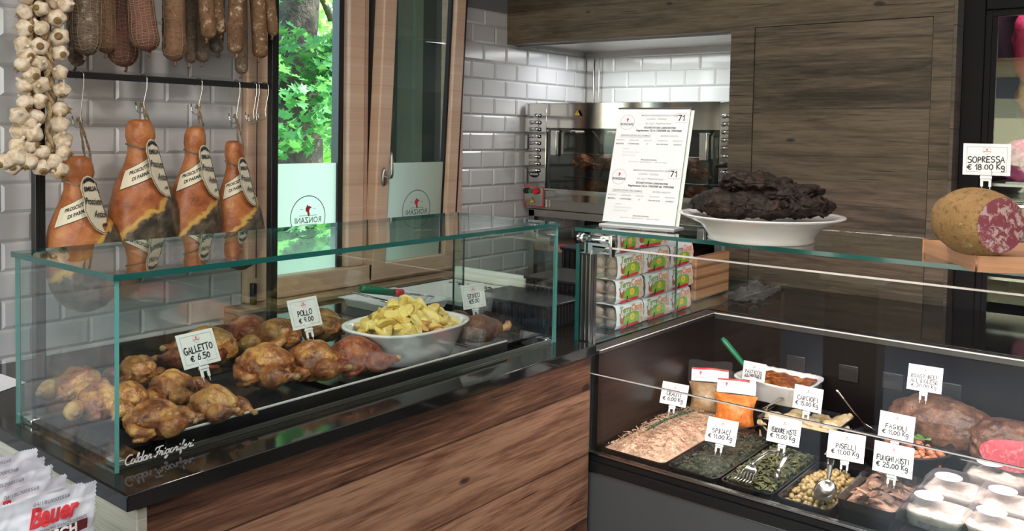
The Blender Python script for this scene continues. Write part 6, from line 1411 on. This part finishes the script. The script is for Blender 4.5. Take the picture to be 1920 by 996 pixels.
for s_ in (-1, 1): b.tube([g2.lerp(g3, .3), g2.lerp(g3, .4)+Vector((0, .012*s_, 0)), g3+Vector((0, .010*s_, 0))], [.003, .003, .001], 6)
b.build('prongs', [M['steel']], fk)
# black ribbed crates, a clear tub, a chopping board
def crate(label, x0, x1, y0, y1, z0, h, n):
    t = thing('ribbed_crate', label, 'crate', ((x0+x1)/2, (y0+y1)/2, z0), 0, 'black ribbed plastic crates')
    b = B(); b.box(x0, x1, y0, y1, z0, z0+h*.9); b.box(x0-.008, x1+.008, y0-.008, y1+.008, z0+h*.9, z0+h, bev=.004); b.build('crate_body', [M['black_plastic']], t)
    b = B()
    for k in range(n): y = y0+(y1-y0)*(k+.5)/n; b.box(x0-.006, x0, y-.004, y+.004, z0+.01, z0+h*.88)
    for k in range(n): x = x0+(x1-x0)*(k+.5)/n; b.box(x-.004, x+.004, y0-.006, y0, z0+.01, z0+h*.88)
    b.build('ribs', [M['black']], t)
def cr(px, py): return at(px, py, 2, .9335)
c_ = cr(1075, 628); crate('black ribbed crate on the worktop between the two cases', 2.72, 2.98, 1.80, 2.10, .9335, .125, 14)
crate('black ribbed crate standing behind at the oven stand', 3.30, 3.60, 2.02, 2.34, .9335, .165, 12)
crate('dark crate behind the pork shanks at the end of the glass case', 2.44, 2.67, 1.79, 2.14, .9335, .085, 12)
b = B(); x0, y0 = 3.45, 2.43; b.box(x0, x0+.2, y0, y0+.12, .9335, 1.06, bev=.01); tag(b.build('clear_tub', [M['clear_plastic']]), 'clear plastic tub with a red lid corner by the oven stand', 'tub')
b = B(); b.box(x0+.02, x0+.10, y0+.01, y0+.1, 1.061, 1.066); tag(b.build('red_lid', [M['red']]), 'small red lid lying on the clear plastic tub', 'lid')
bdA = at(1384, 515, 0, 3.60); b = B(); b.box(3.30, 3.62, 1.66, 1.685, .9335, 1.115, bev=.006, M=None)
M['stripes'] = (lambda q: q.done(q.bsdf(q.ramp(q.math('FRACT', q.math('MULTIPLY', (lambda sp: (q.set(sp.inputs[0], q.coord()), sp.outputs[2])[1])(q.n('SeparateXYZ')), 22.0)), (.40, (.48, .26, .13)), (.5, (.26, .115, .055)), (.6, (.26, .115, .055)), (.9, (.52, .29, .15))), .5)))(N('striped_wood'))
tag(b.build('striped_board', [M['stripes']]), 'striped wooden chopping board leaning behind the egg boxes', 'cutting board')
b = B(); q = at(1400, 556, 2, .96); b.grid(24, 14, lambda u, v: (3.42+.34*u, 1.45+.16*v, .935+.035*abs(nz((u*4, v*4, 3), 1, 3))+.02*u)); tag(b.build('plastic_sheet', [M['clear_plastic']]), 'crumpled clear plastic sheet lying on the worktop corner', 'plastic sheet')
b = B(); b.grid(26, 8, lambda u, v: (2.98+.10*v, 1.02+.34*u, 1.242+.028*abs(nz((u*6, v*3, 7), 1, 3)))); tag(b.build('plastic_wrap', [M['clear_plastic']]), 'crumpled clear wrap lying on the upper glass shelf', 'plastic sheet')
# ------------------------------------------------------------------ cold cabinet at the right edge
CX = XW+.10; cb = thing('cold_cabinet', 'black framed glass door cold cabinet with pink lit meat', 'refrigerator', (4.4, .3, 0))
cy = .846; b = B(); b.box(CX, CX+.06, .765, cy, 0, 2.45, bev=.004); b.box(CX, CX+.06, -.7, .764, 2.155, 2.45, bev=.004); b.box(CX, CX+.06, -.7, .764, 0, .9); b.build('frame', [M['black_dull']], cb)
b = B(); b.box(CX+.012, CX+.05, .742, .764, .9, 2.154); b.box(CX+.012, CX+.05, -.7, .741, 2.13, 2.154); b.box(CX+.02, CX+.04, .722, .7415, .9, 2.13); b.build('door_gasket', [M['black_dull']], cb)
b = B(); pane(b, CX+.02, CX+.028, -.7, .7215, .9, 2.129, 0); b.build('door_glass', [M['glass'], M['glass_edge']], cb)
b = B(); b.box(CX+.07, 4.9, .77, .80, 0, 2.44); b.box(4.87, 4.9, -.7, .769, 0, 2.44); b.box(CX+.07, 4.869, -.7, .769, 2.40, 2.44); b.box(CX+.07, 4.869, -.7, .769, 0, .9); b.build('inner_lining', [M['black_matt']], cb)
for z in (1.442, 1.05): b = B(); b.box(CX+.08, 4.8, -.7, .76, z-.012, z); b.build('shelf', [M['steel_dull']], cb)
def joint(label, c, dims, seed, m_):
    b = B(); b.sph((0, 0, 0), dims, 4, 0, lump(seed, .16, 1.7, 4)); o = b.build('meat_joint', [m_]); o.location = c; return tag(o, label, 'meat', 'meat in the cold cabinet')
joint('pink marbled meat joint on the upper shelf of the cold cabinet', (4.30, .59, 1.443+.092), (.13, .15, .10), 3, M['pink_meat'])
joint('red netted meat hanging at the top of the cold cabinet', (4.32, .63, 2.03), (.09, .085, .16), 5, M['netting_red'])
joint('orange brown cured meat hanging below the red netted one', (4.36, .62, 1.80), (.07, .07, .10), 6, M['ham'])
joint('purple lit meat joint on the lower shelf of the cold cabinet', (4.30, .45, 1.051+.10), (.13, .2, .105), 8, M['pink_meat'])
b = B(); b.box(4.12, 4.2, .50, .68, 1.443, 1.449); tag(b.build('white_tray_card', [M['white_card']]), 'white card lying on the cabinet shelf edge under the pink joint', 'card')
# ------------------------------------------------------------------ goulash pouches and paper at the lower left
M['pouch_in'] = M['pouch']
def pouch(label, c0, yaw, tilt, w_, h_, seed, txt=True):
    t = thing('goulash_pouch', label, 'food pouch', c0, math.radians(yaw), 'white goulash pouches'); T = Matrix.Rotation(-math.radians(tilt), 4, 'X')
    def sf(side):
        def f(u, v):
            th = .015*(math.sin(PI*u)**.5)*(math.sin(PI*min(1, v/.90))**.6 if v < .90 else 0)
            jag = .0016*(int(v*60+.01) % 2) if u in (0, 1) else 0
            return ((u-.5)*w_+(jag if u == 1 else -jag if u == 0 else 0), -side*(th+.0008)+.003*nz((u*4+seed, v*5, 0), 1, 3), h_*v+(.0016*(int(u*70+.01) % 2) if v == 1 else 0))
        return f
    b = B(); b.grid(70, 60, sf(1)); b.grid(70, 60, sf(-1)); b.xf(T).build('pouch', [M['pouch']], t, world=False)
    if txt:
        def on(p): 
            u, v = p.x/w_+.5, p.y/h_; q = Vector(sf(1)(min(.999, max(.001, u)), min(.999, max(.001, v)))); q.y -= .0026; return T @ q
        b = B(); I = Matrix.Identity(4)
        tx = lambda s_, x, y, sz, mi, bold=0, fit=None, sh=0: text_bm(b, s_, sz, I, mi, sh, bold, 'CENTER', fit, fn=lambda p: on(Vector((p.x+x*w_, p.y+y*h_+p.x*.0, 0))))
        tx('04/18L0005568', .02, .962, .0072, 2, 0, .42*w_); tx('Bauer', .02, .862, .031, 0, .0014, .52*w_, .30); tx('SPECK', .16, .792, .0042, 2, 0, .2*w_)
        tx('PREPARATO PER SPEZZATINO GULASCH UNGHERESE', .0, .768, .0052, 2, .0001, .76*w_)
        b.grid(20, 4, lambda u, v: on(Vector(((u-.5)*.78*w_, h_*(.668+.082*v), 0))), 1, False)
        def on2(p): q = on(p); return q+T.to_3x3() @ Vector((0, -.0007, 0))
        text_bm(b, 'GULASCH', .0165, I, 3, 0, .0008, 'CENTER', .64*w_, 1.05, fn=lambda p: on2(Vector((p.x-.005, p.y+.709*h_, 0))))
        tx('GEW\u00dcRZ', .0, .60, .022, 2, 0, .5*w_)
        b.build('pouch_print', [M['ink_red'], M['brown_print'], M['ink_grey'], M['white']], t, world=False, fixn=False)
    return t
PXC, PYF, PZB, PH, PW_ = .500, 1.175, .972, .172, .122
for i, lb in enumerate(('front white goulash pouch with a red script brand and brown banner', 'second white goulash pouch, only its top edge showing', 'third white goulash pouch showing a dotted print line', 'fourth white goulash pouch showing part of its red brand', 'fifth white goulash pouch in the row', 'sixth white goulash pouch in the row', 'rearmost white goulash pouch with a dotted blue edge')):
    dz = (0, -.010, -.004, .002, -.008, -.004, .0)[i]; dx = (0, -.003, -.012, -.020, -.004, -.002, 0)[i]
    pouch(lb, (PXC+dx, PYF+.030*i, PZB+dz*0), (0, -2, 1, 3, 0, -1, 1)[i], -7, PW_, PH+dz, i, True)
b = B(); x0, x1, y0, y1 = PXC-.085, PXC+.075, PYF-.035, PYF+.24; b.box(x0, x1, y0, y1, PZB-.006, PZB-.001); b.box(x0, x1, y0, y0+.003, PZB, PZB+.05); b.box(x0, x1, y1-.003, y1, PZB, PZB+.05); b.box(x0, x0+.003, y0+.003, y1-.003, PZB, PZB+.05); b.box(x1-.003, x1, y0+.003, y1-.003, PZB, PZB+.05)
tag(b.build('display_carton', [M['white_card']]), 'low white carton under the goulash pouches', 'carton')
b = B(); b.box(PXC-.07, PXC+.06, PYF-.02, PYF+.22, 0, PZB-.007, bev=.004); tag(b.build('pedestal', [M['black']]), 'black pedestal that carries the carton of goulash pouches', 'stand')
b = B(); q = at(22, 716, 2, ZC+.002); b.poly([tuple(at(px, py, 2, ZC+.0012)) for px, py in ((-40, 705), (2, 702), (48, 718), (-20, 742))], th=(0, 0, .0012)); tag(b.build('paper_sheet', [M['paper']]), 'white printed sheet lying on the counter left of the glass case', 'paper')
